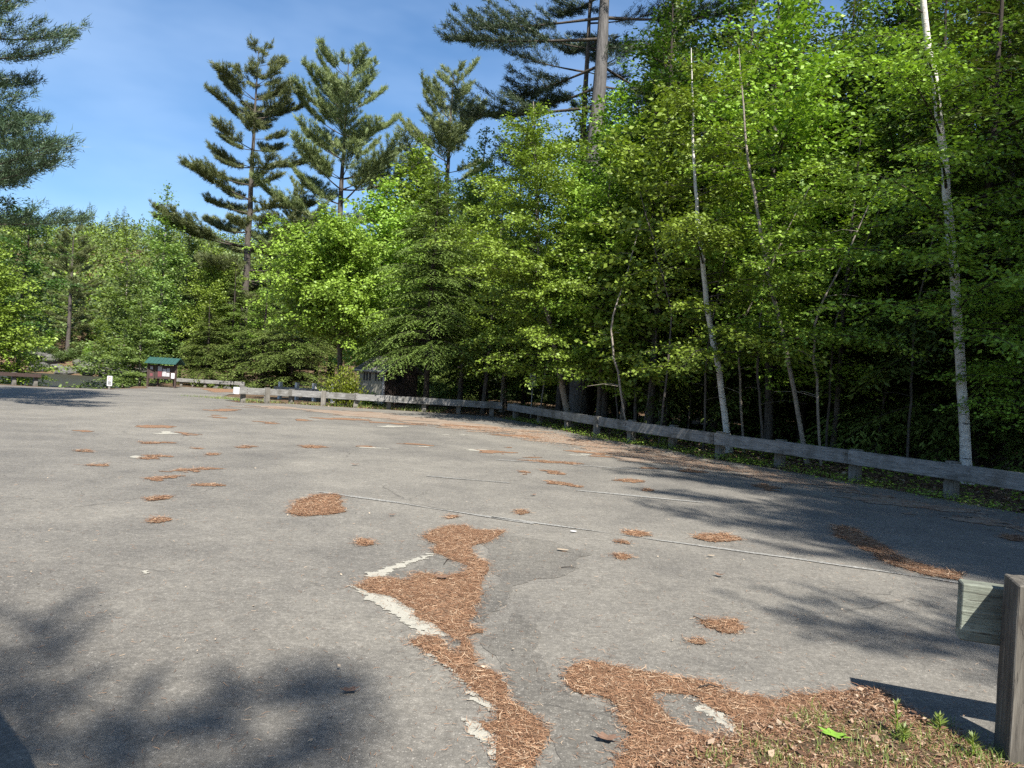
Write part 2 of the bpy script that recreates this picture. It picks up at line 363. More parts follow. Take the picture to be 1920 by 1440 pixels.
def terr(X, Y):
    X = np.asarray(X, float); Y = np.asarray(Y, float)
    g = np.interp(Y, [31, 40, 52, 60, 90], [0, -0.25, -0.44, -0.46, -0.5])
    inside = in_poly(LOT, X, Y); d = dist_poly(LOT, X, Y)
    z = g + np.where(inside, -0.04, bumps(X, Y) * 0.35 * ss(d, 0.8, 5) + 0.0 + 0.02 * ss(d, 0, 0.4) - 0.02)
    wet = ss(-0.463 * Y - 1.0 - X, 0, 3) * ss(X + 0.80 * Y + 14, 0, 5) * ss(d, 0.5, 3) * ss(Y, 37, 41) * (1 - ss(Y, 109, 116)) * (~inside)
    z = z * (1 - wet) + (-3.2) * wet
    lift = ss(Y, 113, 119) * 1.6
    hill = 50 * ss(Y, 120, 330) * (0.94 + 0.06 * np.sin(X * 0.02 + 1)) * (1 - 0.75 * ss(X, -20, 110))
    return z + lift + hill + bumps(X * 0.1, Y * 0.1) * 5 * ss(Y, 130, 220)
def grid(xs, ys):
    X, Y = np.meshgrid(xs, ys); Z = terr(X, Y); V = np.stack([X, Y, Z], -1).reshape(-1, 3)
    nx, ny = len(xs), len(ys); i = np.arange(ny - 1)[:, None] * nx + np.arange(nx - 1)[None, :]
    q = np.stack([i, i + 1, i + nx + 1, i + nx], -1).reshape(-1, 4); return V, q
xs = np.concatenate([np.arange(-600, -80, 20), np.arange(-80, -30, 2), np.arange(-30, 32, 0.5), np.arange(32, 80, 4), np.arange(80, 620, 20)])
ys = np.concatenate([np.arange(-200, -20, 20), np.arange(-20, 8, 2), np.arange(8, 62, 0.5), np.arange(62, 130, 1.5), np.arange(130, 360, 6), np.arange(360, 1400, 60)])
a = Acc(); a.add(*grid(xs, ys)); o = link('ground', a.mesh('ground', SOIL, True)); tag(o, kind='structure')
def poly_sheet(name, pts, m, z, cuts=None):
    bm = bmesh.new(); vs = [bm.verts.new((p[0], p[1], 0)) for p in pts]
    for tri in tessellate_polygon([[Vector((p[0], p[1], 0)) for p in pts]]):
        try: bm.faces.new([vs[i] for i in tri])
        except ValueError: pass
    if cuts:
        for c in cuts:
            bmesh.ops.bisect_plane(bm, geom=bm.verts[:] + bm.edges[:] + bm.faces[:], plane_co=(0, c, 0), plane_no=(0, 1, 0))
    for v in bm.verts: v.co.z = gz(v.co.y) + z
    bmesh.ops.recalc_face_normals(bm, faces=bm.faces[:])
    for f in bm.faces:
        if f.normal.z < 0: f.normal_flip()
    me = bpy.data.meshes.new(name); bm.to_mesh(me); bm.free(); me.materials.append(m); return me
CUTS = [31, 40, 52, 60]
rnd = random.Random(11)
def ragged(pts, amp=0.16, mins=0.04, rn=rnd):       # fractal outline
    P = [Vector((p[0], p[1], 0)) for p in pts]
    for _ in range(7):
        Q = []; ch = False
        for i in range(len(P)):
            a, b = P[i], P[(i + 1) % len(P)]; Q.append(a); l = (b - a).length
            if l > mins:
                n = Vector((-(b - a).y, (b - a).x, 0)); Q.append((a + b) / 2 + n * rn.gauss(0, amp * 0.6)); ch = True
        P = Q
        if not ch: break
    return [(p.x, p.y) for p in P]
o = link('parking_lot', poly_sheet('parking_lot', ragged(LOT, 0.03, 0.5), ASPH, 0, CUTS)); tag(o, kind='structure')
a = Acc(); V = [(-140, 36, WATER_Z), (-10, 36, WATER_Z), (-40, 122, WATER_Z), (-140, 122, WATER_Z)]
a.add(V, [[0, 1, 2, 3]]); o = link('river_water', a.mesh('river_water', WATER)); tag(o, kind='structure')

_H = np.random.default_rng(123).uniform(-1, 1, (256, 256))
def vnoise(X, Y, sc, oct_=3):
    r = 0; amp = 1; tot = 0
    for k in range(oct_):
        x = X * sc + 17.3 * k; y = Y * sc + 9.1 * k; xi = np.floor(x).astype(int); yi = np.floor(y).astype(int); fx = x - xi; fy = y - yi
        fx = fx * fx * (3 - 2 * fx); fy = fy * fy * (3 - 2 * fy); g = lambda a, b: _H[(xi + a) % 256, (yi + b) % 256]
        r = r + amp * ((g(0, 0) * (1 - fx) + g(1, 0) * fx) * (1 - fy) + (g(0, 1) * (1 - fx) + g(1, 1) * fx) * fy); tot += amp; amp *= .55; sc *= 2.1
    return r / tot
GZ = lambda Y: np.interp(Y, [31, 40, 52, 60, 90], [0, -0.25, -0.44, -0.46, -0.5])
def cells(acc, P, cell, amp, nsc, z0, mound=0.0, mw=0.12, holes=(), mi=0, stretch=1.0, shrink=0.0):
    P = np.asarray(P); lo = P.min(0) - amp; hi = P.max(0) + amp
    X, Y = np.meshgrid(np.arange(lo[0], hi[0] + cell, cell), np.arange(lo[1], hi[1] + cell, cell))
    D = dist_poly([tuple(p) for p in P], X, Y); D = np.where(in_poly(P, X, Y), D, -D)
    D = D - shrink + amp * vnoise(X, Y * stretch, nsc, 4)
    for h in holes:
        dh = dist_poly(h, X, Y); dh = np.where(in_poly(h, X, Y), -dh, dh); D = np.minimum(D, dh + amp * vnoise(X + 5, Y, nsc, 3))
    k = D > 0; keep = (k[:-1, :-1].astype(int) + k[1:, 1:] + k[1:, :-1] + k[:-1, 1:]) >= 3
    if not keep.any(): return np.zeros((0, 2))
    Z = GZ(Y) + z0 + mound * ss(D, 0, mw); nx = X.shape[1]; idx = np.arange(X.shape[0] - 1)[:, None] * nx + np.arange(nx - 1)[None, :]
    q = np.stack([idx, idx + 1, idx + nx + 1, idx + nx], -1)[keep]; u, inv = np.unique(q, return_inverse=True)
    V = np.stack([X.ravel()[u], Y.ravel()[u], Z.ravel()[u]], 1); acc.add(V, inv.reshape(-1, 4), mi)
    return np.stack([X[:-1, :-1][keep], Y[:-1, :-1][keep]], 1)
# ---- sheets lying on the lot: repairs, sand, paint lines, needle drifts
def px(*pp): return [tuple(at(*p))[:2] for p in pp]
def zs(ox, oy, s, *pp): return [(ox + x / s, oy + y / s) for x, y in pp]
def strip(p, q, w, ext=0):
    a = at(*p); b = at(*q); n = Vector((-(b - a).y, (b - a).x, 0)).normalized() * w / 2
    return [(a.x - n.x, a.y - n.y), (b.x - n.x, b.y - n.y), (b.x + n.x, b.y + n.y), (a.x + n.x, a.y + n.y)]
def multi_sheet(name, polys, m, z, mins=0.04, amp=0.16):
    bm = bmesh.new()
    for P in polys:
        me = poly_sheet('tmp', ragged(P, amp, mins), m, z); bm.from_mesh(me); bpy.data.meshes.remove(me)
    me = bpy.data.meshes.new(name); bm.to_mesh(me); bm.free(); me.materials.append(m); return me
lines = [strip((600, 923), (745, 943), 0.07), strip((745, 943), (1000, 983), 0.05), strip((922, 970), (1400, 1036), 0.075), strip((1400, 1036), (1840, 1100), 0.075),
         strip((800, 893), (956, 906), 0.06), strip((1081, 920), (1320, 943), 0.08), strip((1075, 872), (1345, 893), 0.1), strip((930, 862), (1010, 867), 0.1)]
o = link('painted_lines', multi_sheet('painted_lines', lines, PAINT, 0.0075, 0.05, 0.025)); tag(o, kind='structure')
A = px(*zs(600, 960, 3, (580,130),(700,85),(810,75),(870,100),(1040,108),(1000,150),(860,190),(850,240),(930,280),(950,330),(900,400),(925,450),(860,520),(850,620),(920,680),(840,710),(880,870),(970,910),(1050,990),(1100,1060),(1180,1120),(1240,1210),(1300,1280),(1240,1360),(1200,1440),(1180,1500),(940,1500),(950,1440),(990,1340),(1000,1280),(900,1210),(820,1160),(960,1170),(970,1110),(900,1040),(850,980),(790,910),(720,860),(640,830),(600,790),(540,740),(545,700),(620,700),(700,760),(790,790),(780,720),(720,680),(640,630),(510,590),(520,545),(440,520),(440,490),(290,460),(190,415),(250,400),(290,370),(400,370),(500,380),(530,345),(700,350),(800,340),(820,300),(760,275),(640,230),(650,180)))
SANDS = [px(*zs(600, 960, 3, (175,415),(260,490),(400,575),(500,640),(600,705),(690,700),(760,690),(700,600),(500,500),(300,420))),
         px(*zs(600, 960, 3, (590,790),(640,855),(720,890),(800,965),(850,1040),(915,1110),(950,1165),(1010,1120),(920,1000),(800,880),(700,820))),
         px(*zs(600, 960, 3, (790,1180),(850,1260),(920,1320),(950,1360),(900,1500),(960,1500),(1020,1280),(900,1200))),
         px(*zs(600, 960, 3, (255,350),(330,330),(460,290),(640,228),(640,250),(460,312),(320,372),(290,400))),
         px((1300,1312),(1335,1325),(1370,1350),(1398,1392),(1385,1388),(1350,1362),(1310,1335)),
         ]
for (x, y, w_, h_) in [(a_, b_, c_ * .6, d_) for a_, b_, c_, d_ in [(310,811,18,3),(255,857,16,2.5),(272,1073,10,5),(900,845,22,1.5),(790,838,15,1.2),(700,840,30,1.2),(740,800,40,1.2),(860,816,50,1.2),(1085,853,40,1.2)]]:
    SANDS.append(px(*[(x + w_ * math.cos(k * math.pi / 4), y + h_ * math.sin(k * math.pi / 4)) for k in range(8)]))
acc = Acc()
for P in SANDS:
    ym = min(p[1] for p in P); cells(acc, P, .012 if ym < 6 else (.025 if ym < 12 else .05), .07 if ym < 6 else (.09 if ym < 12 else .4), 16 if ym < 9 else 2.2, .0055, 0, .1, (), 0, 2.0)
o = link('sand_patches', acc.mesh('sand_patches', SAND)); tag(o, kind='structure')
REP = [px((690,1085),(812,1042),(870,1058),(900,1090),(850,1112),(760,1110)), px((1232,1300),(1300,1308),(1360,1345),(1392,1388),(1340,1390),(1270,1360),(1236,1325)),
       px(*zs(600, 960, 3, (640,700),(720,680),(780,720),(790,790),(700,775),(640,740))), px((1060,1300),(1165,1330),(1185,1380),(1160,1440),(1150,1500),(1010,1500),(1040,1400),(1000,1340),(960,1290),(930,1230),(900,1200),(960,1150),(1010,1200)),
       px((900,1000),(1000,1010),(1110,1040),(1060,1080),(960,1100),(905,1170),(890,1110),(920,1060))]
o = link('asphalt_repairs', multi_sheet('asphalt_repairs', REP, PATCH, 0.003, 0.06, 0.14)); tag(o, kind='structure')
DR = [(A, 1), (px((1055,1270),(1075,1245),(1130,1245),(1230,1262),(1350,1285),(1345,1300),(1440,1310),(1500,1303),(1600,1300),(1645,1292),(1700,1345),(1760,1420),(1720,1520),(1130,1520),(1160,1440),(1185,1378),(1165,1335),(1120,1308),(1075,1298)), 1),
      (px((540,960),(560,940),(600,927),(635,928),(640,945),(648,960),(610,966),(560,969)), 1), (px((658,1020),(675,1010),(705,1018),(690,1030)), 1),
      (px((1560,985),(1600,990),(1640,1015),(1680,1040),(1740,1062),(1810,1078),(1800,1088),(1730,1078),(1660,1056),(1620,1030),(1575,1008)), 1),
      (px((1318,1162),(1345,1166),(1375,1162),(1395,1178),(1393,1192),(1365,1190),(1348,1180),(1318,1170)), 1)]
for (x, y, w_, h_, s) in [(300,976,20,4,0),(302,935,28,4,-.05),(360,881,57,4,-.06),(310,897,42,4,-.08),(395,910,35,2.5,.03),(190,873,20,3,0),(290,857,38,4.5,-.04),(163,845,25,3,0),(290,831,45,2.5,0),(160,808,20,2.5,0),(300,800,42,2.5,0),(340,812,18,3,.2),(395,853,20,3,-.1),(370,840,15,2.5,0),(460,838,22,2.5,0),(590,838,32,3.5,.03),(680,837,28,2,0),(785,834,28,3,.04),(920,847,32,3,.1),(1050,908,45,4.5,.12),(985,887,14,3,.1),(1038,886,30,3.5,.15),(1123,887,15,2,0),(1187,902,34,4.5,-.03),(1213,920,12,3.5,.1),(1148,928,22,2.5,.05),(980,960,14,4,0),(847,970,9,3,0),(1195,1000,26,5.5,.05),(1165,1017,18,3.5,0),(1163,1045,20,5.5,.06),(1350,1009,46,7,.03),(1303,1205,19,6,0),(1020,866,60,2,.05),(1070,870,30,2.5,.02),(1100,848,70,2,.05),(1213,878,25,2.5,.05),(1300,884,25,4,.1),(560,788,20,2,0),(410,782,20,2,.1),(500,792,22,2,.1),(420,769,35,2,0),(1440,915,30,6,.1),(1130,856,40,1.6,.04),(880,800,70,2.5,.06),(740,794,70,2,.04),(640,786,60,2,.03),(970,818,50,2.5,.07),(960,838,9,2.5,0),(1010,858,20,1.5,0),(1905,1010,30,6,.1)]:
    DR.append((px(*[(x + w_ * math.cos(k * math.pi / 5) * rnd.uniform(.8, 1.15), y + s * w_ * math.cos(k * math.pi / 5) + h_ * math.sin(k * math.pi / 5) * rnd.uniform(.8, 1.2)) for k in range(10)]), 0.5))
rg = np.random.default_rng(21)
big = Acc(); holes = [REP[1]]; drift_cells = []
for P, amp in DR:
    ym = min(p[1] for p in P); near = ym < 5.5
    cs = .014 if near else (.022 if ym < 9 else (.035 if ym < 15 else .06))
    Q = cells(big, P, cs, .07 if near else (.1 if ym < 9 else (.26 if ym < 15 else .5)), 7 if ym < 9 else (3.6 if ym < 15 else 2.4), .006, .007 if ym < 12 else .003, .15, holes if near else (), 0, 1.0 if ym < 9 else 2.2, 0 if ym < 9 else .06)
    drift_cells.append((Q, cs, ym))
def band(lo, hi): return px(*(lo + hi[::-1]))
BAND = band([(430,757),(520,762),(620,768),(700,773),(780,780),(860,788),(940,797),(1010,806),(1080,820),(1160,832),(1250,850),(1340,866),(1450,884),(1600,912),(1780,950),(1990,990)],
            [(430,762),(520,768),(620,776),(700,786),(780,793),(830,802),(920,812),(960,822),(1060,836),(1120,850),(1200,862),(1290,880),(1400,893),(1560,922),(1700,955),(1960,1010)])
cells(big, BAND, .045, 1.5, .8, .008, 0, .1, (), 2, 2.6, .2)
cells(big, px((380,729),(440,728),(450,736),(400,736)), .1, .5, 1.0, .008)

def needles(acc, P2, z, rng, ln=0.06, wd=0.0022, mi=1):
    n = len(P2); th = rng.uniform(0, 6.28, n); tilt = rng.normal(0, 0.14, n)
    a = np.stack([np.cos(th), np.sin(th), tilt], 1); l = ln * rng.uniform(0.5, 1.3, n)
    c = np.stack([P2[:, 0], P2[:, 1], z + np.abs(rng.normal(0, 0.004, n))], 1)
    up = np.stack([rng.normal(0, .3, n), rng.normal(0, .3, n), np.ones(n)], 1)
    b = np.cross(a, up); b /= np.linalg.norm(b, axis=1)[:, None]
    bend = np.stack([-np.sin(th), np.cos(th), np.zeros(n)], 1) * (rng.normal(0, 0.2, n) * l)[:, None]
    m = c + a * l[:, None] * 0.5 + bend; e = c + a * l[:, None]
    wq = b * wd / 2
    V = np.stack([c - wq, c + wq, m + wq, m - wq, e + wq * .4, e - wq * .4], 1).reshape(-1, 3)
    k = np.arange(n)[:, None] * 6
    acc.add(V, np.concatenate([k + np.array([0, 1, 2, 3]), k + np.array([3, 2, 4, 5])]), mi)
def scatter_in(P, dens, rng, spread=0.02):
    P = np.asarray(P); lo, hi = P.min(0), P.max(0); n = int((hi[0] - lo[0]) * (hi[1] - lo[1]) * dens)
    if n < 1: return np.zeros((0, 2))
    Q = rng.uniform(lo, hi, (min(n, 400000), 2)); Q = Q[in_poly(P, Q[:, 0], Q[:, 1])]
    return Q + rng.normal(0, spread, Q.shape)
for Q, cs, ym in drift_cells:
    dens = 9000 if ym < 5.5 else (5000 if ym < 9 else (1800 if ym < 15 else 0))
    if dens and len(Q):
        n = int(len(Q) * cs * cs * dens); Q0 = Q; Q = Q0[rg.integers(0, len(Q0), n)] + rg.normal(0, .025, (n, 2)); n2 = n // 9; needles(big, Q0[rg.integers(0, len(Q0), n2)] + rg.normal(0, .1, (n2, 2)), .008, rg, .05, .0024)
        needles(big, Q, .013, rg, .05 if ym < 5.5 else .07, .0026 if ym < 5.5 else .004)
Q = scatter_in(BAND, 260, rg, .3); Q = Q[Q[:, 1] < 24]; needles(big, Q, .012, rg, .08, .006)
# loose needles and chips strewn over the lot
Q = np.stack([rg.uniform(-6, 6, 7000), 2.6 + rg.exponential(3.0, 7000)], 1); Q = Q[in_poly(LOT, Q[:, 0], Q[:, 1])]
needles(big, Q, 0.007, rg, 0.035, 0.0022)
o = link('pine_needle_litter', big.mesh('pine_needle_litter', [NBED, NEED, DUSTY])); tag(o, kind='stuff')

# ---------------------------------------------------------------- tree generators
def trunk_fn(path):
    P = np.asarray([p[:3] for p in path], float); Rr = np.asarray([p[3] for p in path], float)
    def f(z):
        i = np.clip(np.interp(z, P[:, 2], np.arange(len(P))), 0, len(P) - 1)
        return np.array([np.interp(z, P[:, 2], P[:, 0]), np.interp(z, P[:, 2], P[:, 1]), z]), float(np.interp(z, P[:, 2], Rr))
    return f, P, Rr
def smooth_path(path, n=26, wob=0.0, rng=None):
    P = np.asarray(path, float); t = np.linspace(P[0, 2], P[-1, 2], n)
    out = np.stack([np.interp(t, P[:, 2], P[:, k]) if k != 2 else t for k in (0, 1, 2, 3)], 1)
    if len(P) > 2:
        for _ in range(3): out[1:-1, :2] = (out[:-2, :2] + out[1:-1, :2] * 2 + out[2:, :2]) / 4
    if wob and rng is not None:
        w = np.cumsum(rng.normal(0, wob, (n, 2)), 0); w -= np.linspace(0, 1, n)[:, None] * w[-1]; w *= np.sin(np.linspace(0, 3.14, n))[:, None]; out[:, :2] += w
    return out
def broadleaf(name, seed, path, h0, Rad, nb, leaf=0.08, dens=1.0, lm=LEAF, bm_=BARK, asc=0.5, bias=(0, 0), prof='oval', twig_geo=True, droop=0.25, tilt=0.4, spacing=0.17, gap=0.0, flare=1.0, puff=0.16):
    rng = np.random.default_rng(seed)
    path = smooth_path(path, 30, 0.02, rng); f, P, Rr = trunk_fn(path); H = P[-1, 2]
    T = Acc(); T.tube(P, Rr * (1 + 0.35 * np.exp(-(P[:, 2] - P[0, 2]) / 0.25)), 10, rough=0.03, rng=rng)
    C = Acc(); cc, aa, nn, ll = [], [], [], []
    bz = np.hypot(*bias)
    for i in range(nb):
        s = (i + rng.uniform(0, 1)) / nb; z = h0 + (H - h0) * s * 0.99
        if gap and math.sin(z * 3.1 + seed) * 0.5 + 0.5 < gap * rng.uniform(0, 1): continue
        base, r0 = f(z); az = rng.uniform(0, 6.283)
        pr = {'oval': math.sin(math.pi * (0.18 + 0.8 * s)) ** 0.8, 'cone': (1 - s) ** 0.8 + 0.08, 'tall': (1 - s ** 2.2) * 0.95 + 0.1, 'low': (1 - s) * 0.9 + 0.15}[prof]
        Lb = Rad * pr * rng.uniform(0.55, 1.15)
        dx, dy = math.cos(az), math.sin(az)
        if bz:
            dot = (dx * bias[0] + dy * bias[1]) / bz; Lb *= 1 + 0.45 * dot * bz
        el = asc * (0.5 + s * 1.0) * rng.uniform(0.6, 1.3)
        nS = 7; t = np.linspace(0, 1, nS)
        zz = Lb * (math.sin(el) * t * 1.0 - droop * t ** 2.2) ; hh = Lb * math.cos(el) * t
        wv = rng.normal(0, 0.05 * Lb, 2) * 1.0
        side = np.array([-dy, dx])
        B = np.stack([base[0] + dx * hh + side[0] * wv[0] * t ** 2, base[1] + dy * hh + side[1] * wv[0] * t ** 2, base[2] + zz], 1)
        rb = max(0.004, min(r0 * 0.4, 0.0065 * Lb + 0.003))
        T.tube(B, np.linspace(rb, 0.003, nS), 4, mi=1)
        nt_ = max(3, int(Lb / spacing)); tt = np.linspace(0.12, 1, nt_)
        bt = np.gradient(B, axis=0)
        for k, tk in enumerate(tt):
            p0 = np.array([np.interp(tk, t, B[:, q]) for q in range(3)]); dr = np.array([np.interp(tk, t, bt[:, q]) for q in range(3)]); dr /= np.linalg.norm(dr) + 1e-9
            sgn = 1 if k % 2 else -1
            sd_ = np.cross(dr, [0, 0, 1]); sd_ /= np.linalg.norm(sd_) + 1e-9
            lt = (0.16 + 0.42 * Lb * (1 - tk) ** 0.8) * rng.uniform(0.6, 1.2) * 0.8
            a_ = rng.uniform(0.5, 1.1)
            d = dr * math.cos(a_) + sd_ * sgn * math.sin(a_) + np.array([0, 0, rng.normal(0.02, puff)])
            d /= np.linalg.norm(d)
            nl = max(2, int(lt / (leaf * 0.55) * 2.6 * dens))
            u = (np.arange(nl) + rng.uniform(0, 1, nl)) / nl
            pts = p0 + d * (u * lt)[:, None] + np.array([0, 0, -1.0]) * (0.18 * lt * u ** 2)[:, None]
            if twig_geo and lt > 0.25: T.tube(np.stack([p0, p0 + d * lt * 0.5 - [0, 0, 0.045 * lt], p0 + d * lt * .95 - [0, 0, 0.16 * lt]]), [0.0035, 0.0025, 0.0015], 3, mi=1)
            sd2 = np.cross(d, [0, 0, 1]); sd2 /= np.linalg.norm(sd2) + 1e-9
            sg = np.where(np.arange(nl) % 2 == 0, 1, -1)[:, None]
            ax = d * 0.6 + sd2 * sg * 0.8 + rng.normal(0, 0.3, (nl, 3)) + np.array([0, 0, -0.25])
            nr = np.array([0, 0, 1.0]) + rng.normal(0, tilt, (nl, 3))
            cc.append(pts + rng.normal(0, leaf * 0.55, (nl, 3))); aa.append(ax); nn.append(nr); ll.append(leaf * rng.uniform(0.65, 1.2, nl))
    c = np.concatenate(cc); l = np.concatenate(ll)
    C.leaves(c, np.concatenate(aa), np.concatenate(nn), l, l * 0.68)
    print(name, len(c)); return T.mesh(name + '_trunk', [bm_, LIMB], True), C.mesh(name + '_crown', lm)
def hemlock(name, seed, H, h0, Rad, nb=110, lm=HEM, leaf=0.12, bm_=BARKD, powr=0.85, r0=0.14, dens=1.0):
    rng = np.random.default_rng(seed)
    path = smooth_path([(0, 0, 0, r0), (0.05, 0, H * 0.5, r0 * 0.6), (0, 0, H, 0.01)], 24, 0.02, rng); f, P, Rr = trunk_fn(path)
    T = Acc(); T.tube(P, Rr, 8, rough=0.03, rng=rng); C = Acc(); cc, aa, nn, ll = [], [], [], []
    for i in range(nb):
        s = ((i + rng.uniform(0, 1)) / nb) ** 1.05; z = h0 + (H - h0) * s
        base, rr = f(z); az = rng.uniform(0, 6.283); Lb = Rad * ((1 - s) ** powr + 0.04) * rng.uniform(0.6, 1.12)
        dx, dy = math.cos(az), math.sin(az); t = np.linspace(0, 1, 7)
        B = np.stack([base[0] + dx * Lb * t, base[1] + dy * Lb * t, base[2] + Lb * (0.22 * t - 0.5 * t ** 2.4 * (1 - 0.6 * s))], 1)
        T.tube(B, np.linspace(max(0.006, 0.009 * Lb), 0.003, 7), 3)
        nt_ = max(3, int(Lb / 0.13)); bt = np.gradient(B, axis=0)
        for k in range(nt_):
            tk = 0.1 + 0.9 * (k + 0.5) / nt_
            p0 = np.array([np.interp(tk, t, B[:, q]) for q in range(3)]); dr = np.array([np.interp(tk, t, bt[:, q]) for q in range(3)]); dr /= np.linalg.norm(dr) + 1e-9
            sd_ = np.cross(dr, [0, 0, 1]); sd_ /= np.linalg.norm(sd_) + 1e-9
            sgn = 1 if k % 2 else -1
            lt = (0.12 + 0.4 * Lb * (1 - tk) ** 0.7) * rng.uniform(0.7, 1.2)
            d = dr * 0.75 + sd_ * sgn * 0.66; d[2] += rng.normal(-0.03, 0.1); d /= np.linalg.norm(d)
            nl = max(3, int(lt / leaf * 4.2 * dens)); u = rng.uniform(0, 1, nl)
            pts = p0 + d * (u * lt)[:, None] + np.array([0, 0, -1.0]) * (0.35 * lt * u ** 2)[:, None]
            sg = np.where(rng.uniform(0, 1, nl) < .5, 1, -1)[:, None]; sd2 = np.cross(d, [0, 0, 1]); sd2 /= np.linalg.norm(sd2) + 1e-9
            ax = d * 0.8 + sd2 * sg * 0.7 + rng.normal(0, 0.16, (nl, 3)) + np.array([0, 0, -0.28])
            cc.append(pts); aa.append(ax); nn.append(np.array([0, 0, 1.0]) + rng.normal(0, 0.3, (nl, 3))); ll.append(leaf * rng.uniform(0.6, 1.2, nl))
    c = np.concatenate(cc); l = np.concatenate(ll); C.leaves(c, np.concatenate(aa), np.concatenate(nn), l, l * 0.34)
    return T.mesh(name + '_trunk', bm_, True), C.mesh(name + '_crown', lm)
def pine(name, seed, H, h0, Rad, lm=PINE, bm_=BARKR, r0=0.3, whorl=0.8, per=(3, 6), blade=(0.17, 0.02), up=0.35, top=0.35, dens=1.0, prof=None, lean=0.0, asc=1.0, clear=None):
    rng = np.random.default_rng(seed)
    path = smooth_path([(0, 0, 0, r0), (lean * 0.3, 0, H * 0.4, r0 * 0.8), (lean, 0, H, 0.02)], 26, 0.025, rng); f, P, Rr = trunk_fn(path)
    T = Acc(); T.tube(P, Rr, 12, rough=0.03, rng=rng); C = Acc(); cc, aa = [], []
    def tufts(B, dens_t, spread):
        ln = np.linalg.norm(np.diff(B, axis=0), axis=1).sum(); n = max(2, int(ln / 0.075 * dens_t)); u = rng.uniform(0, 1, n)
        t = np.linspace(0, 1, len(B)); p = np.stack([np.interp(u, t, B[:, q]) for q in range(3)], 1)
        d = B[-1] - B[0]; d = d / (np.linalg.norm(d) + 1e-9)
        for _ in range(11):
            cc.append(p + rng.normal(0, 0.06, p.shape)); aa.append(d * 0.7 + rng.normal(0, 0.5, p.shape) + np.array([0, 0, 0.22]))
    z = h0
    while z < H - 0.15:
        s = (z - h0) / (H - h0)
        base, rr = f(z); k = rng.integers(per[0], per[1]); a0 = rng.uniform(0, 6.28)
        for j in range(k):
            az = a0 + j * 6.283 / k + rng.normal(0, 0.35)
            p_ = prof(s) if prof else (min(1, 0.6 + s * 2.0) * (1 - s) ** 0.55 + top * 0.2)
            Lb = Rad * p_ * rng.uniform(0.5, 1.2)
            if rng.uniform() < 0.2: continue
            if clear is not None and s < .55 and math.cos(az - clear) > .35: continue
            dx, dy = math.cos(az), math.sin(az); t = np.linspace(0, 1, 9)
            e0 = (0.05 + 0.9 * s ** 1.5) * asc * rng.uniform(.6, 1.3) + rng.normal(0, .09)
            rise = Lb * (e0 * t + up * t ** 2.5 * rng.uniform(0.4, 1.1) - 0.12 * t * (1 - s))
            wv = rng.normal(0, 0.1) * Lb
            B = np.stack([base[0] + dx * Lb * t - dy * wv * t ** 2, base[1] + dy * Lb * t + dx * wv * t ** 2, base[2] + rise], 1)
            T.tube(B, np.linspace(max(0.01, 0.012 * Lb), 0.005, 9), 5, rough=0.08, rng=rng, mi=1)
            nt_ = max(3, int(Lb / 0.2)); bt = np.gradient(B, axis=0); t0 = 0.32 if Lb > 1.2 else 0.1
            for m in range(nt_):
                tk = t0 + (1 - t0) * (m + 0.5) / nt_
                if rng.uniform() < 0.1: continue
                p0 = np.array([np.interp(tk, t, B[:, q]) for q in range(3)]); dr = np.array([np.interp(tk, t, bt[:, q]) for q in range(3)]); dr /= np.linalg.norm(dr) + 1e-9
                sd_ = np.cross(dr, [0, 0, 1]); sd_ /= np.linalg.norm(sd_) + 1e-9; sgn = 1 if m % 2 else -1
                lt = (0.3 + 0.36 * Lb * math.sin(math.pi * min(1, 0.25 + tk * 0.72)) * 0.9) * rng.uniform(0.5, 1.15)
                d = dr * 0.7 + sd_ * sgn * 0.75; d[2] += rng.uniform(0.05, 0.4); d /= np.linalg.norm(d)
                E = np.stack([p0, p0 + d * lt * 0.5, p0 + d * lt + [0, 0, 0.1 * lt]])
                T.tube(E, [0.007, 0.005, 0.003], 3, mi=1)
                tufts(E, dens, 0.2)
            tufts(B[5:], dens * 1.2, 0.2)
        z += whorl * rng.uniform(0.6, 1.3) * (1 - 0.45 * s)
    c = np.concatenate(cc); a_ = np.concatenate(aa); n = len(c); print(name, n)
    C.tris(c, a_, rng.normal(0, 1, (n, 3)), blade[0] * rng.uniform(0.7, 1.2, n), blade[1])
    return T.mesh(name + '_trunk', [bm_, LIMB], True), C.mesh(name + '_crown', lm)
def tree(name, meshes, loc, label, cat='tree', group=None, rz=0, sc=1.0, sz=None):
    e = empty(name, loc, rz); e.scale = (sc, sc, sz or sc); link('trunk', meshes[0], e); link('crown', meshes[1], e); tag(e, label, cat, group); return e
def gnd(p): p = Vector(p); p.z = float(terr(np.array([p.x]), np.array([p.y]))[0]) - 0.03; return p
def hero(name, pxpath, Y, rad, label, group=None, **kw):
    W = [atY(x, y, Y) for x, y in pxpath]; b = W[0].copy(); b.z = gnd(b).z
    path = [(p.x - b.x, p.y - b.y, p.z - b.z, r) for p, r in zip([b] + W[1:], rad)]
    m = broadleaf(name, kw.pop('seed'), path, **kw); return tree(name, m, b, label, 'tree', group)

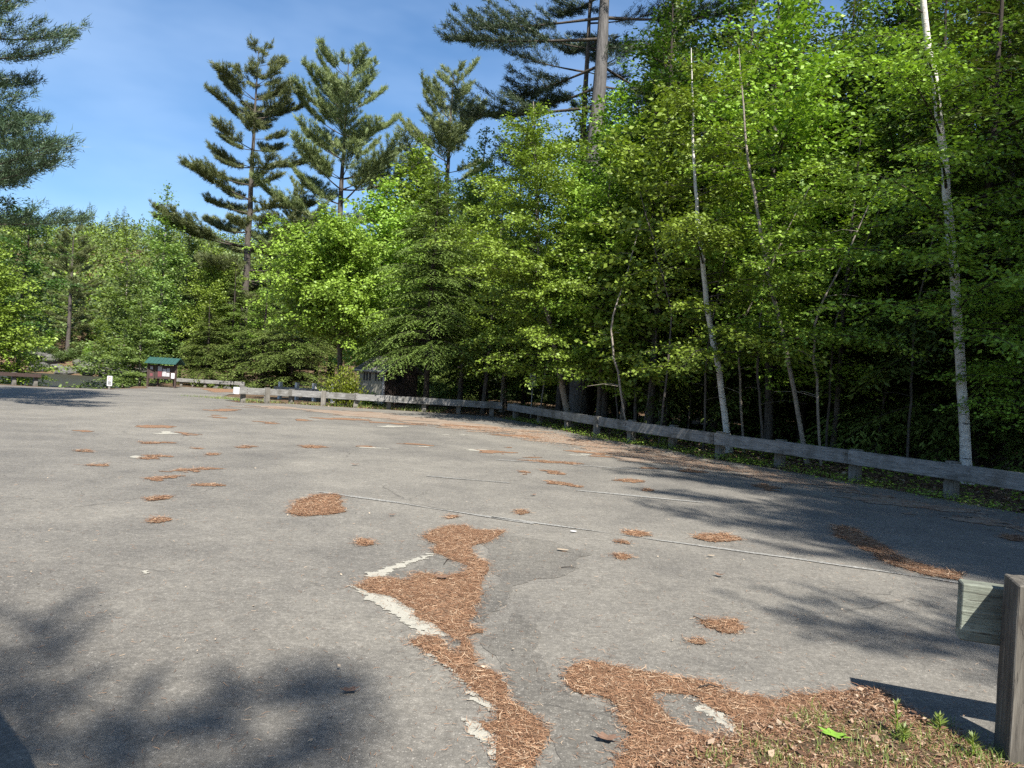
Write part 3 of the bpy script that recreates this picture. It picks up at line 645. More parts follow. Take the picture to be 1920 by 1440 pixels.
# ---------------------------------------------------------------- hero trees of the right-hand wood edge
hero('birch_tree', [(1815, 872), (1795, 560), (1765, 270), (1736, 0), (1690, -420)], 15.3, [0.105, 0.09, 0.075, 0.06, 0.012], 'white-barked birch with slender tall trunk, closest to the right edge, behind the guardrail',
     seed=3, h0=2.6, Rad=3.0, nb=78, leaf=0.1, bm_=BIRCH, prof='tall', asc=0.35, bias=(-0.5, -0.7), gap=0.35, dens=1.0)
hero('birch_tree', [(1370, 806), (1345, 650), (1316, 480), (1300, 300), (1296, 90)], 19.6, [0.085, 0.075, 0.06, 0.035, 0.01], 'pale birch leaning left behind the middle of the long guardrail, bright low branches',
     seed=4, h0=2.1, Rad=2.8, nb=84, leaf=0.11, bm_=BIRCH, prof='tall', asc=0.3, bias=(0.2, -0.9), gap=0.1, dens=1.3)
hero('birch_tree', [(1516, 832), (1470, 620), (1425, 440), (1400, 300), (1385, 90)], 17.8, [0.055, 0.048, 0.04, 0.03, 0.01], 'thin brown-barked birch sapling curving left between the two whiter birches',
     seed=6, h0=2.6, Rad=2.3, nb=52, leaf=0.1, bm_=BIRCHG, prof='tall', asc=0.35, bias=(0, -0.9), gap=0.1, dens=1.3)
hero('beech_tree', [(1072, 775), (1040, 640), (1018, 530), (1010, 380), (1000, 190)], 26.5, [0.12, 0.1, 0.085, 0.06, 0.015], 'leafy beech with leaning pale stem and brilliant green skirt beside the parking sign',
     seed=8, h0=1.6, Rad=3.4, nb=105, leaf=0.11, bm_=BIRCHG, prof='oval', asc=0.35, bias=(-0.3, -0.8), dens=1.3, tilt=.55)
hero('maple_tree', [(640, 745), (636, 640), (634, 540), (628, 425)], 38, [0.14, 0.12, 0.09, 0.02], 'round bright green maple left of the hemlock that shelters the shed',
     seed=9, h0=3.1, Rad=4.1, nb=150, leaf=0.16, prof='oval', asc=0.5, bias=(-0.1, -0.8), spacing=0.18, puff=.4, tilt=.7)
# ---------------------------------------------------------------- reusable trees
def vpath(H, r, l=0.0): return [(0, 0, 0, r), (l * 0.3, 0.05, H * 0.4, r * 0.8), (l, 0, H, 0.012)]
BL = [broadleaf('beech_a', 31, vpath(11, 0.1, 0.4), 1.6, 3.1, 100, 0.13, asc=0.6, prof='oval', puff=.4, tilt=.7, droop=.3),
      broadleaf('beech_b', 32, vpath(13, 0.12, -0.5), 2.6, 3.2, 105, 0.12, lm=LEAF2, asc=0.7, prof='tall', gap=0.15, puff=.4, tilt=.8),
      broadleaf('beech_c', 33, vpath(8.5, 0.07, 0.3), 1.6, 2.4, 70, 0.11, asc=0.35, prof='oval', bias=(0, -0.4), tilt=.5),
      broadleaf('maple_a', 34, vpath(12, 0.14, 0.2), 1.6, 4.0, 120, 0.19, lm=LEAF, prof='oval', spacing=0.22, twig_geo=False, puff=.45, tilt=.9, asc=.65),
      broadleaf('birch_a', 35, vpath(12.5, 0.09, 0.6), 2.2, 2.7, 95, 0.1, lm=LEAFP, bm_=BIRCHG, prof='tall', puff=.35, tilt=.9, asc=.8, droop=.35)]
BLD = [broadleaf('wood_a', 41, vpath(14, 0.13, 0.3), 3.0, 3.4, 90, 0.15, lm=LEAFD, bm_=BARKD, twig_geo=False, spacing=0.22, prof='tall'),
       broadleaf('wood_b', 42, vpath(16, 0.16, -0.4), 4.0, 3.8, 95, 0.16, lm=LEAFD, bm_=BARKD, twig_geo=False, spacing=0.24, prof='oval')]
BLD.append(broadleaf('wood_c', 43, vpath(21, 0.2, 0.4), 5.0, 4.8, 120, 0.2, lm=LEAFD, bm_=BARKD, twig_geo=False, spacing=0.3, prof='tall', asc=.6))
BLP = broadleaf('aspen_a', 51, vpath(13, 0.12, 0.3), 0.8, 3.3, 115, 0.2, lm=LEAFP, bm_=BIRCHG, twig_geo=False, spacing=0.22, prof='tall', asc=0.7)
HMS = hemlock('hemlock_shed', 64, 12.2, 2.6, 3.5, 260, leaf=.115, powr=.6)
HM = [hemlock('hemlock_a', 61, 12, 1.6, 3.7, 150, leaf=.15), hemlock('hemlock_b', 62, 9.5, 0.3, 3.5, 140, leaf=0.19), hemlock('hemlock_c', 63, 15, 0.8, 4.0, 170, leaf=0.2, bm_=BARKD)]
PN = [pine('pine_a', 71, 25, 6, 5.6, whorl=1.35, blade=(0.3, 0.032), per=(4, 7), asc=0.55, up=0.25, dens=1.15), pine('pine_b', 72, 24, 6.5, 6.4, whorl=1.5, blade=(0.3, 0.032), up=0.45, per=(4, 7), asc=0.8, dens=1.1), pine('pine_c', 73, 22, 5, 5.0, whorl=1.2, blade=(0.26, 0.036), up=0.35, per=(3, 5))]

def put(name, me, x, Y, top=None, H=None, label='', cat='tree', group=None, rz=None, wide=1.0):  # height fitted so that the top reaches row 'top'
    p = gnd(foot(x, Y)); s = 1.0
    if top is not None:
        zt = atY(x + (720 - top) * 0.0594, top, Y).z; s = (zt - p.z) / H
    return tree(name, me, p, label, cat, group, rnd.uniform(0, 6.28) if rz is None else rz, s * wide, s)
put('white_pine', PN[0], 449, 67, 92, 25, 'tallest white pine on the left, standing clear against the sky with bare lower trunk', rz=0.6)
put('white_pine', PN[1], 618, 68, 112, 24, 'white pine with upswept open crown to the right of the tallest one', rz=2.1)
put('white_pine', PN[2], 815, 64, 132, 22, 'white pine whose narrow top rises over the green trees left of the giant pine trunk', rz=1.0)
put('white_pine', PN[2], 545, 78, 350, 22, 'small far pine between the two tall white pines', rz=3.0)
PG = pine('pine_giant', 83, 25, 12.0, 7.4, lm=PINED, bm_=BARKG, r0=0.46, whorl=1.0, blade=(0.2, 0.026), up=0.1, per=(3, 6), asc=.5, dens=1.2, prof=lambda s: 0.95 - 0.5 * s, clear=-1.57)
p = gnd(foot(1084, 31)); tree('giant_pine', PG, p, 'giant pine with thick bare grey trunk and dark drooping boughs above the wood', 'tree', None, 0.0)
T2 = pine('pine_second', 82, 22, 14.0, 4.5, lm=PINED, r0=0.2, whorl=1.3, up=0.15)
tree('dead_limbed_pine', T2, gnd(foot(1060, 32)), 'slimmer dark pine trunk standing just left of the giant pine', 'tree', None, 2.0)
# pine on the far left whose boughs hang into the picture and shade the lot
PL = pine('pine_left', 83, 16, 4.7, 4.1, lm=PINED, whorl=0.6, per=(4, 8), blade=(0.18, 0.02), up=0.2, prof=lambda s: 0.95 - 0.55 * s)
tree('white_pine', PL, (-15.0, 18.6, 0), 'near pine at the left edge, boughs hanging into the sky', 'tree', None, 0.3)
OL = broadleaf('oak_left', 95, vpath(8.6, 0.14, 0.3), 4.9, 3.6, 75, 0.11, lm=LEAFD, bm_=BARKD, prof='oval', asc=.5, puff=.35, tilt=.8)
tree('oak_tree', OL, (-17.0, 20.5, 0), 'leafy oak at the left edge just below the near pine boughs', 'tree', None, 0.5)
# hemlocks round the shed and the far corner
tree('hemlock_tree', HMS, gnd(foot(797, 33)), 'broad hemlock with drooping sprays over the shed, trunk just right of it', 'tree', None, 0.4, 1.0, 0.88)
HL = [(385, 60, 560, 1, 'olive hemlock directly right of the kiosk'), (430, 62, 500, 0, 'hemlock under the tallest white pine'), (490, 60, 520, 1, 'hemlock behind the boulders at the end of the far rail'),
      (545, 57, 470, 2, 'hemlock left of the round maple'), (590, 64, 420, 2, 'hemlock rising above the round maple on its left'), (360, 66, 470, 0, 'hemlock behind and above the kiosk roof, right side')]
for x, Y, top, k, lab in HL:
    put('hemlock_tree', HM[k], x, Y, top, (12, 9.5, 15)[k], lab, wide=1.35)
put('aspen_tree', BLP, 262, 54, 545, 13, 'pale young aspen hanging over the left side of the kiosk', wide=1.5)
put('aspen_tree', BLP, 292, 64, 350, 13, 'tall silvery aspen behind the kiosk, its tip against the sky', wide=1.0)
put('aspen_tree', BLP, 232, 62, 450, 13, 'broad pale aspen left of the tall silvery one', wide=1.2)
put('aspen_tree', BLP, 335, 70, 400, 13, 'aspen with visible pale stems between the kiosk and the tallest pine', wide=1.1)
put('maple_tree', BL[3], 395, 63, 470, 12, 'light green maple with thin pale stems below the tallest white pine')
# left margin
put('maple_tree', BL[3], -15, 44, 470, 12, 'yellow-green maple cut off by the left edge of the picture', wide=1.1)
put('oak_tree', BLD[1], 30, 60, 370, 16, 'dark oak with shaded crown at far left behind the yellow-green maple', wide=1.2)
put('oak_tree', BLD[0], -70, 52, 380, 14, 'dark oak mostly outside the left edge', wide=1.2)
put('young_maple', BL[2], 40, 47, 640, 8.5, 'low yellow-green maple bush above the short rail at left', wide=1.5)
# mid row behind G1 and the corner of the wood
MR = [(765, 45, 285, 3, 'bright maple above the hemlock, on the slope of crowns'), (1132, 27.5, 150, 0, 'beech in front of the lower trunk of the giant pine'), (705, 42, 345, 3, 'maple with pale crown just above the shed'), (745, 46, 250, 1, 'tall beech behind the hemlock by the shed'), (860, 37, 235, 1, 'beech with full crown right of the hemlock'),
      (905, 34, 330, 0, 'bushy beech right of the hemlock, dark beneath'), (940, 38, 180, 4, 'high beech behind the leaning one, under the small pine top'), (1045, 31.5, 150, 1, 'beech whose tip hides the foot of the giant pine'),
      (1120, 25.5, 290, 0, 'beech right below the giant pine trunk'), (1165, 27, 90, 4, 'tall beech right of the giant pine trunk'), (1215, 23.5, 180, 3, 'maple with large bright leaves left of the leaning birch'),
      (1240, 28, -60, 4, 'highest beech touching the top of the picture right of the giant pine'), (1190, 24, 420, 2, 'small beech in front, between sign and leaning birch'),
      (1440, 22, -30, 0, 'beech beyond the curved sapling, reaching the top of the picture'), (1560, 20, 260, 2, 'young beech between curved sapling and right birch'),
      (1640, 23, -150, 1, 'tall beech behind the right birch on its left side'), (1880, 19, -100, 1, 'beech behind the right birch at the right edge'), (1930, 14.5, 330, 2, 'young beech with low shaded leaves cut off by the right edge'),
      (1335, 26, -10, 1, 'beech behind the leaning birch filling the top middle')]
for x, Y, top, k, lab in MR:
    put('maple_tree' if k == 3 else 'beech_tree', BL[k], x, Y, top, (11, 13, 8.5, 12, 12.5)[k], lab, wide=1.05)
# the dark wood behind
gl = 'dark trees filling the wood behind the edge'
def wood_pt(i):
    while True:
        x = rnd.uniform(700, 2250); Y = rnd.uniform(22, 62)
        p = foot(x, Y)
        lim = 26 if x > 1100 else 44
        if Y > lim - (x - 1100) * 0.008 and not (640 < x < 800 and Y < 46): return p, x, Y
for x, Y in [(1250, 34), (1350, 36), (1450, 31), (1560, 33), (1660, 31), (1760, 29), (1870, 27), (1990, 25), (1180, 40), (1080, 46), (2100, 27), (1500, 42), (1700, 42), (1900, 38)]:
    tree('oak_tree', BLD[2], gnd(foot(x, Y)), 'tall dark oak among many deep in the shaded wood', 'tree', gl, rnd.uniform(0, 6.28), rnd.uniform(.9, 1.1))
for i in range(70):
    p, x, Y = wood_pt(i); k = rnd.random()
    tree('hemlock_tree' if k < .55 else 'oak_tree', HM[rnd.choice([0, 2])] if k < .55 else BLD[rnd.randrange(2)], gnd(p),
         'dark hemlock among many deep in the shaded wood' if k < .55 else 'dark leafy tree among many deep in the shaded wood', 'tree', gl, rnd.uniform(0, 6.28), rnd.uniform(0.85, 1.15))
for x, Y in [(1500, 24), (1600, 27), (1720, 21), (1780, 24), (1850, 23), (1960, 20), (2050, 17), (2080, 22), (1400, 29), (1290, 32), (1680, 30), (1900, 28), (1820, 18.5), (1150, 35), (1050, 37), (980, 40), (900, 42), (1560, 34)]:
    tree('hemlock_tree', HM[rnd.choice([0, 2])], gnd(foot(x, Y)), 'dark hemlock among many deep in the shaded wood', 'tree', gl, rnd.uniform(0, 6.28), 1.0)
# slim bare understorey stems
ST = []
for s in range(3):
    rr = np.random.default_rng(200 + s); a = Acc(); H = 7
    P = smooth_path([(0, 0, 0, .035), (rr.normal(0, .25), rr.normal(0, .2), 3.5, .026), (rr.normal(0, .5), rr.normal(0, .4), 7, .01)], 18, .03, rr); a.tube(P[:, :3], P[:, 3], 6, rough=.05, rng=rr)
    for _ in range(7):
        z = rr.uniform(1.2, 6.5); b0 = np.array([np.interp(z, P[:, 2], P[:, 0]), np.interp(z, P[:, 2], P[:, 1]), z]); th = rr.uniform(0, 6.28); l = rr.uniform(.3, 1.1)
        a.tube(np.stack([b0, b0 + [math.cos(th) * l * .5, math.sin(th) * l * .5, .1 * l], b0 + [math.cos(th) * l, math.sin(th) * l, .05 * l]]), [.009, .006, .003], 4)
    ST.append(a.mesh('stem', BIRCHG if s == 1 else BARK, True))
for i, (x, Y, k) in enumerate([(1085, 27.5, 0), (1180, 22, 1), (1205, 23, 0), (1235, 20.5, 2), (1318, 20, 0), (1540, 17.5, 1), (1548, 19, 2), (1430, 18.5, 0), (1640, 20, 2), (1120, 26, 1), (1290, 24, 0), (1700, 17, 2), (1160, 24.5, 0), (1010, 31, 1), (1395, 20, 1)]):
    o = link('sapling_stem', ST[k], None, gnd(foot(x, Y)), (rnd.gauss(0, .04), rnd.gauss(0, .05), rnd.uniform(0, 6)))
    tag(o, 'thin bare sapling stem rising in the shade behind the guardrail', 'sapling', 'thin bare stems behind the guardrail')

# ---------------------------------------------------------------- trees outside the picture that shade the lot
PS = pine('pine_shade', 91, 17, 5.0, 5.2, whorl=0.8, blade=(0.15, 0.02), up=0.15, r0=0.28, prof=lambda s: 0.95 - 0.5 * s, dens=1.15)
for (x, y, sc_, w_) in [(10.7, -1.2, 1.12, 'nearest pine'), (12.5, 1.5, 1.15, 'second pine'), (12.5, -5, 1.25, 'tall pine'), (16, 3.0, 1.4, 'third pine'), (17, -3, 1.55, 'tallest pine'), (20.5, 3, 1.5, 'farthest pine'), (9.5, -3.6, 1.0, 'smallest pine'), (14.6, 4.8, 1.2, 'close-set pine'), (17.5, 8.5, 1.25, 'outermost pine')]:
    tree('white_pine', PS, (x, y, 0), w_ + ' beyond the right edge shading the lot and the guardrail', 'tree', None, x * 1.7, sc_)
PB = pine('pine_behind', 92, 14.3, 10.6, 1.9, whorl=1.0, blade=(0.12, 0.012), up=0.1, r0=0.09, dens=2.8, per=(3, 5), prof=lambda s: 0.9 - 0.3 * s)
tree('white_pine', PB, (2.15, -8.1, 0), 'thin-crowned pine standing behind the viewpoint', 'tree', None, 0.2)

# ---------------------------------------------------------------- hillside and far bank
a = Acc(); rg = np.random.default_rng(77)
for i in range(2600):
    Y = 122 + 215 * rg.uniform() ** 0.8; X = rg.uniform(-0.95 * Y - 20, 0.05 * Y + 10); z = float(terr(np.array([X]), np.array([Y]))[0])
    con = rg.uniform() < 0.38; H = rg.uniform(8, 13) * (1.15 if con else 1); n = 150 if Y < 200 else 100; r = H * (0.17 if con else 0.3)
    if con:
        s = rg.uniform(0, 1, n) ** 1.4; th = rg.uniform(0, 6.28, n); q = r * (1 - s) * rg.uniform(.5, 1.1, n)
        c = np.stack([X + q * np.cos(th), Y + q * np.sin(th), z + H * (.15 + .85 * s)], 1); mi = 2; sz = 0.75
        ax = np.stack([np.cos(th), np.sin(th), np.full(n, -.35)], 1)
    else:
        d = rg.normal(size=(n, 3)); d /= np.linalg.norm(d, axis=1)[:, None]; lump = 1 + .22 * np.sin(d[:, 0] * 5 + i) * np.cos(d[:, 1] * 4 + i)
        c = np.array([X, Y, z + H * .6]) + d * np.array([r, r, H * .42]) * (lump * rg.uniform(.7, 1.05, n))[:, None]; mi = int(rg.choice([0, 0, 1, 3])); sz = 0.85
        ax = d + rg.normal(0, .7, (n, 3)) - np.array([0, 0, .3])
    a.leaves(c, ax, np.array([0, 0, 1.0]) + rg.normal(0, .5, (n, 3)), sz * rg.uniform(.6, 1.3, n), sz * .75, mi)
for i in range(900):
    Y = rg.uniform(64, 125); X = rg.uniform(-0.16 * Y, 110); z = float(terr(np.array([X]), np.array([Y]))[0]); H = rg.uniform(9, 15); n = 170; con = rg.uniform() < .4
    th = rg.uniform(0, 6.28, n); s_ = rg.uniform(0, 1, n); q = H * .28 * np.sqrt(1 - s_ ** 2) * rg.uniform(.4, 1.1, n); c = np.stack([X + q * np.cos(th), Y + q * np.sin(th), z + H * (.02 + .98 * s_)], 1)
    ax = np.stack([np.cos(th), np.sin(th), rg.normal(-.2, .4, n)], 1); a.leaves(c, ax, np.array([0, 0, 1.0]) + rg.normal(0, .5, (n, 3)), .95 * rg.uniform(.6, 1.3, n), .7, 2 if con else 0)
HILLO = leaf_mat('hill_olive', (0.06, 0.095, 0.03), (0.095, 0.145, 0.04), (0.14, 0.2, 0.06), 0.25)
o = link('hillside_forest', a.mesh('hillside_forest', [HILLO, LEAF, HEM, LEAFP])); tag(o, kind='stuff')
for i, (x, Y, top, k) in enumerate([(125, 118, 430, 'p'), (150, 120, 565, 'h'), (90, 119, 615, 'b'), (185, 121, 595, 'b'), (215, 123, 535, 'h'), (60, 118, 575, 'h'), (245, 118, 640, 'b'), (275, 124, 565, 'h'), (310, 119, 635, 'b'), (345, 122, 500, 'h'), (20, 118, 595, 'b'), (380, 125, 490, 'b'), (165, 117, 640, 'b'), (105, 116.5, 640, 'h'), (205, 116.5, 640, 'b'), (235, 126, 500, 'p'), (420, 120, 500, 'h'), (465, 118, 520, 'b'), (510, 121, 490, 'h'), (560, 120, 480, 'b')]):
    me, H = {'p': (PN[2], 22), 'h': (HM[2], 15), 'b': (BL[3], 12)}[k]
    put({'p': 'white_pine', 'h': 'hemlock_tree', 'b': 'maple_tree'}[k], me, x, Y, top, H, {'p': 'conifer with long bare trunk among the trees on the far bank', 'h': 'dark conifer among the trees on the far bank of the water', 'b': 'leafy tree among the trees on the far bank of the water'}[k], group='trees on the far bank', wide=1.2)
for x, top in ((152, 378), (205, 390), (218, 386), (188, 396)):
    put('spruce_tree', HM[0], x, 326, top, 12, 'tiny pointed spruce silhouetted on the ridge line', group='spruces on the ridge', wide=0.8)

# boulders
def rock_me(seed, flat=0.6):
    bm = bmesh.new(); bmesh.ops.create_icosphere(bm, subdivisions=4, radius=1)
    off = Vector((seed * 7.3, seed * 3.1, seed))
    for v in bm.verts:
        d = v.co.normalized(); q = mnoise.cell(d * 1.3 + off) * 0.25 + mnoise.noise(d * 1.2 + off) * 0.45 + mnoise.noise(d * 3.5 + off) * 0.14 + mnoise.noise(d * 9 + off) * .05
        v.co = d * (1 + q); v.co.z *= flat
    bmesh.ops.smooth_vert(bm, verts=bm.verts[:], factor=0.4)
    me = bpy.data.meshes.new('boulder'); bm.to_mesh(me); bm.free(); me.materials.append(ROCK)
    for p in me.polygons: p.use_smooth = True
    return me
RK = [rock_me(s) for s in (1, 2, 3, 4)]
def rock(x, Y, s, z=None, lab='', grp=None, i=0):
    p = gnd(foot(x, Y)) if z is None else Vector((foot(x, Y).x, Y, z))
    o = link('boulder', RK[i % 4], None, p, (rnd.gauss(0, .2), rnd.gauss(0, .2), rnd.uniform(0, 6))); o.scale = (s, s * .8, s * rnd.uniform(.7, 1)); tag(o, lab, 'boulder', grp)
for i in range(34):
    x = 66 + i * 6.4 + rnd.uniform(-3, 3); rock(x, 113.2 + rnd.uniform(0, 2.5), rnd.uniform(.7, 1.9), WATER_Z + rnd.uniform(0, .9), 'grey granite boulder in the row along the far waterline', 'boulders along the far bank', i)
for i, (x, y_, s) in enumerate([(72, 662, 1.4), (82, 672, 2.0), (100, 680, 2.2), (128, 676, 1.2), (75, 688, 1.8), (180, 682, 2.4), (195, 690, 2.2), (230, 692, 2.4), (250, 694, 2.0), (215, 686, 1.8)]):
    P_ = atY(x, y_, 117.0); o = link('boulder', RK[i % 4], None, P_, (0, .2, i)); o.scale = (s, s, s * .7); tag(o, 'large pale boulder piled on the bank above the waterline', 'boulder', 'boulders heaped on the far bank')
for i, (x, Y, s) in enumerate([(408, 57, .45), (425, 56.5, .35), (462, 53, .55), (478, 52, .4), (500, 50, .62), (536, 47, .4), (560, 47, .5)]):
    rock(x, Y, s, None, ['low grey boulder just past the end of the far rail', 'small brown boulder beside the end of the far rail', 'rounded boulder behind the white-ended rail', 'small boulder left of the angular boulder', 'angular boulder, biggest behind the white-ended rail', 'boulder behind the short posts', 'flat boulder at the foot of the hemlock left of the maple'][i], None, i)
# bushes
def bush_me(seed, n, r, h, leaf, lm):
    rng = np.random.default_rng(seed); T = Acc(); C = Acc(); cc = []; aa = []
    for i in range(n):
        th = rng.uniform(0, 6.28); q = rng.uniform(0, 1) ** .6; e = np.array([math.cos(th) * r * q, math.sin(th) * r * q, h * (1 - .55 * q * q) * rng.uniform(.6, 1.05)])
        B = np.stack([[0, 0, 0], e * [.4, .4, .5], e]) + [rng.normal(0, .05), rng.normal(0, .05), 0]; T.tube(B, [.012, .008, .003], 4)
        m = 46; u = rng.uniform(.3, 1, m); p = np.stack([np.interp(u, [0, .5, 1], B[:, k]) for k in range(3)], 1) + rng.normal(0, .085, (m, 3)); cc.append(p); aa.append(rng.normal(0, .6, (m, 3)) + e / np.linalg.norm(e))
    c = np.concatenate(cc); C.leaves(c, np.concatenate(aa), np.array([0, 0, 1.]) + rng.normal(0, .5, c.shape), leaf * rng.uniform(.6, 1.2, len(c)), leaf * .6)
    return T.mesh('bush_stems', BARK, True), C.mesh('bush_leaves', lm)
def bush(name, me, x, Y, lab, s=1, grp=None, z=None):
    p = gnd(foot(x, Y)); 
    if z is not None: p.z = z
    e = empty(name, p, rnd.uniform(0, 6)); e.scale = (s, s, s); link('stems', me[0], e); link('leaves', me[1], e); tag(e, lab, 'bush', grp)
BY = bush_me(5, 60, .95, 1.45, .1, LEAFY); BG = bush_me(6, 50, 1.0, 1.3, .12, LEAF); BO = bush_me(7, 70, 1.5, 1.6, .2, HILLO)
bush('yellow_bush', BY, 646, 32.6, 'bright yellow-green bush at the left corner of the shed', 1.2)
bush('green_bush', BG, 692, 35.6, 'thin green bush growing against the tan shed wall', .55)
bush('green_bush', BG, 20, 42, 'green bush below the yellow-green maple by the left rail', 1.3)
bush('green_bush', BG, 45, 43, 'pale bush at the right end of the left rail', 1.0)
for i in range(14): bush('bank_bush', BO, 62 + i * 17, 115.5 + (i % 3), 'low olive bush between the boulders on the far bank', 1.0, 'bushes on the far bank')

# ---------------------------------------------------------------- guardrails
def prism_dir(a, b): d = b - a; return math.atan2(d.y, d.x), d.length
def guardrail(name, pts, label, ph=0.62, bh=0.27, top=0.6, over=0.35, span=2, post_top=None, side=-1, wm=RAILW, pm=POSTW, endcap=None, group=None, bt=0.14):
    root = empty(name, pts[0]); tag(root, label, 'guardrail', group)
    for i, p in enumerate(pts):
        j = min(i, len(pts) - 2); rz, _ = prism_dir(pts[j], pts[j + 1]); h = (post_top[i] if post_top else ph) + rnd.uniform(-.01, .02)
        o = link('post', box_me('post', .19, .17, h + .35, pm, .008, (0, 0, h / 2 - .175)), root, p - pts[0], (rnd.gauss(0, .015), rnd.gauss(0, .015), rz))
    i = 0
    while i < len(pts) - 1:
        j = min(i + span, len(pts) - 1); a_, b_ = pts[i].copy(), pts[j].copy(); rz, l = prism_dir(a_, b_); d = (b_ - a_).normalized()
        e0 = over if i == 0 else -.004; e1 = over if j == len(pts) - 1 else -.004
        L_ = l + e0 + e1; mid = (a_ + b_) / 2 + d * (e1 - e0) / 2; nrm = Vector((-d.y, d.x, 0)) * side
        mid += nrm * (.085 + bt / 2 + .003); pitch = -math.atan2(b_.z - a_.z, l)
        o = link('rail_beam', box_me('rail_beam', L_, bt, bh, wm, .008), root, mid - pts[0] + Vector((0, 0, top - bh / 2)), (0, pitch, rz + 0))
        if endcap == i: 
            q = a_ - d * (over + .02) + nrm * (.085 + bt / 2 + .003); link('painted_end', box_me('painted_end', .2, bt + .012, bh + .012, WHITE, .008), root, q - pts[0] + d * .1 + Vector((0, 0, top - bh / 2)), (0, pitch, rz))
        for e in (i, j):                       # bolts through the beam
            qq = pts[e] + (d * .06 if e == i else d * -.06) + nrm * (.085 + bt + .006)
            for dz in (-.06, .06):
                bo = Acc(); bo.tube([(0, -.006, 0), (0, .006, 0)], [.016, .016], 8); bo.add([(.016 * math.cos(k * .785), side * .006 if False else -.006, .016 * math.sin(k * .785)) for k in range(8)], [list(range(8))]); link('bolt', bo.mesh('bolt', RUST), root, qq - pts[0] + Vector((0, 0, top - bh / 2 + dz)), (0, 0, rz))
        i = j
    return root
guardrail('guardrail', G2, 'long weathered timber guardrail running from the right edge along the dark wood', side=1)
guardrail('guardrail', G1, 'sunlit grey timber guardrail with a white painted end in front of the shed', side=-1, endcap=0, over=0.45)
def line(p, q, n):
    return [p.lerp(q, k / (n - 1)) for k in range(n)]
def snap(P): return [Vector((p.x, p.y, gz(p.y))) for p in P]
guardrail('guardrail', snap(line(foot(524, 41), foot(624, 37.5), 4)), 'short rail with tall white-topped posts behind the white-ended guardrail', ph=.95, top=.68, over=.3, span=3, pm=SIGNW)
guardrail('guardrail', snap(line(foot(340, 56.8), foot(452, 57), 6)), 'far timber rail between the kiosk and the boulders', over=.3, ph=.6)
guardrail('guardrail', snap(line(foot(-60, 38), foot(66, 40.5), 4)), 'short shaded rail at the left edge beside the water', over=.2, ph=.6, wm=KIOW, bh=.2)
def rough_box(name, sx, sy, sz, m, org, amp):
    me = box_me(name, sx, sy, sz, m, .005, org, 1); bm = bmesh.new(); bm.from_mesh(me)
    long_ = [e for e in bm.edges if e.calc_length() > .05]; bmesh.ops.subdivide_edges(bm, edges=long_, cuts=11, use_grid_fill=True); ax = 0 if sx > sz else 2
    for v in bm.verts:
        q = Vector(v.co) * 5; q[ax] *= .25; p = Vector(v.co) * 30; p[ax] *= .15
        v.co += v.normal * (mnoise.noise(q) * amp + mnoise.noise(p) * amp * .5)
    bm.to_mesh(me); bm.free(); return me
# near corner rail
c0 = at(1862, 1402); U = Vector((.936, -.352, 0)).normalized(); Wd = Vector((-.352, -.936, 0)).normalized()
near = empty('guardrail', c0); tag(near, 'close greenish timber post and beam end at the bottom right corner', 'guardrail')
azU = math.atan2(U.y, U.x)
link('post', rough_box('post', .2, .25, 1.18, GREENW, (0, 0, .235), .006), near, U * .10 + Wd * .125, (0, 0, azU))
link('rail_beam', rough_box('rail_beam', 4.0, .1, .27, GREENB, (0, 0, 0), .003), near, U * (2.0 - .165) - Wd * .053 + Vector((0, 0, .615)), (0, 0, azU))
link('post', box_me('post', .2, .25, 1.18, GREENW, .012, (0, 0, .225), 3), near, U * 2.2 + Wd * .125, (0, 0, azU))

# ---------------------------------------------------------------- shed
sc0 = gnd(foot(717, 38)); sc0.z = gz(38) - .02; a1 = math.atan2(.66, -.75)
shed = empty('shed', sc0, math.atan2(.75, .66)); tag(shed, 'small shed with tan board side wall and dark brown gable half hidden by the hemlock', 'shed')
# local x: along the gable wall (right-back); local y: along the tan wall (left-back)
Wg, Lt, hE, hR = 2.25, 2.1, 1.85, 2.55
a = Acc(); a.add([(0, 0, 0), (Wg, 0, 0), (Wg, 0, hE), (Wg / 2, 0, hR), (0, 0, hE)], [[0, 1, 2, 3, 4]]); a.add([(0, Lt, 0), (Wg, Lt, 0), (Wg, Lt, hE), (Wg / 2, Lt, hR), (0, Lt, hE)], [[4, 3, 2, 1, 0]]); a.add([(Wg, 0, 0), (Wg, Lt, 0), (Wg, Lt, hE), (Wg, 0, hE)], [[0, 1, 2, 3]])
link('gable_wall', a.mesh('gable_wall', BROWNB), shed)
b = Acc(); b.add([(0, 0, 0), (Lt, 0, 0), (Lt, 0, hE), (0, 0, hE)], [[0, 1, 2, 3]]); link('side_wall', b.mesh('side_wall', TANB), shed, (0, 0, 0), (0, 0, math.pi / 2))
for k in range(7):
    if k == 3: continue
    v = link('vent', box_me('vent', .03, .13, .42, DARK, .004), shed, (-.005, .18 + k * .24, 1.5))
link('corner_board', box_me('corner_board', .1, .1, hE, PAPER, .005, (0, 0, hE / 2)), shed, (-.01, -.01, 0))
link('eave_board', box_me('eave_board', .04, Lt + .5, .12, PAPER, .005), shed, (-.19, Lt / 2, hE - .06))
wn = link('window', box_me('window', .36, .05, .36, DARK, .004), shed, (.95, -.01, 1.45)); link('frame', box_me('frame', .04, .06, .44, KIOW, .003), wn, (-.21, -.005, 0))
sl = math.atan2(hR - hE, Wg / 2); rl = (Wg / 2 + .25) / math.cos(sl)
rf = empty('roof', (0, 0, 0)); bpy.data.objects.remove(rf)
bm = bmesh.new()
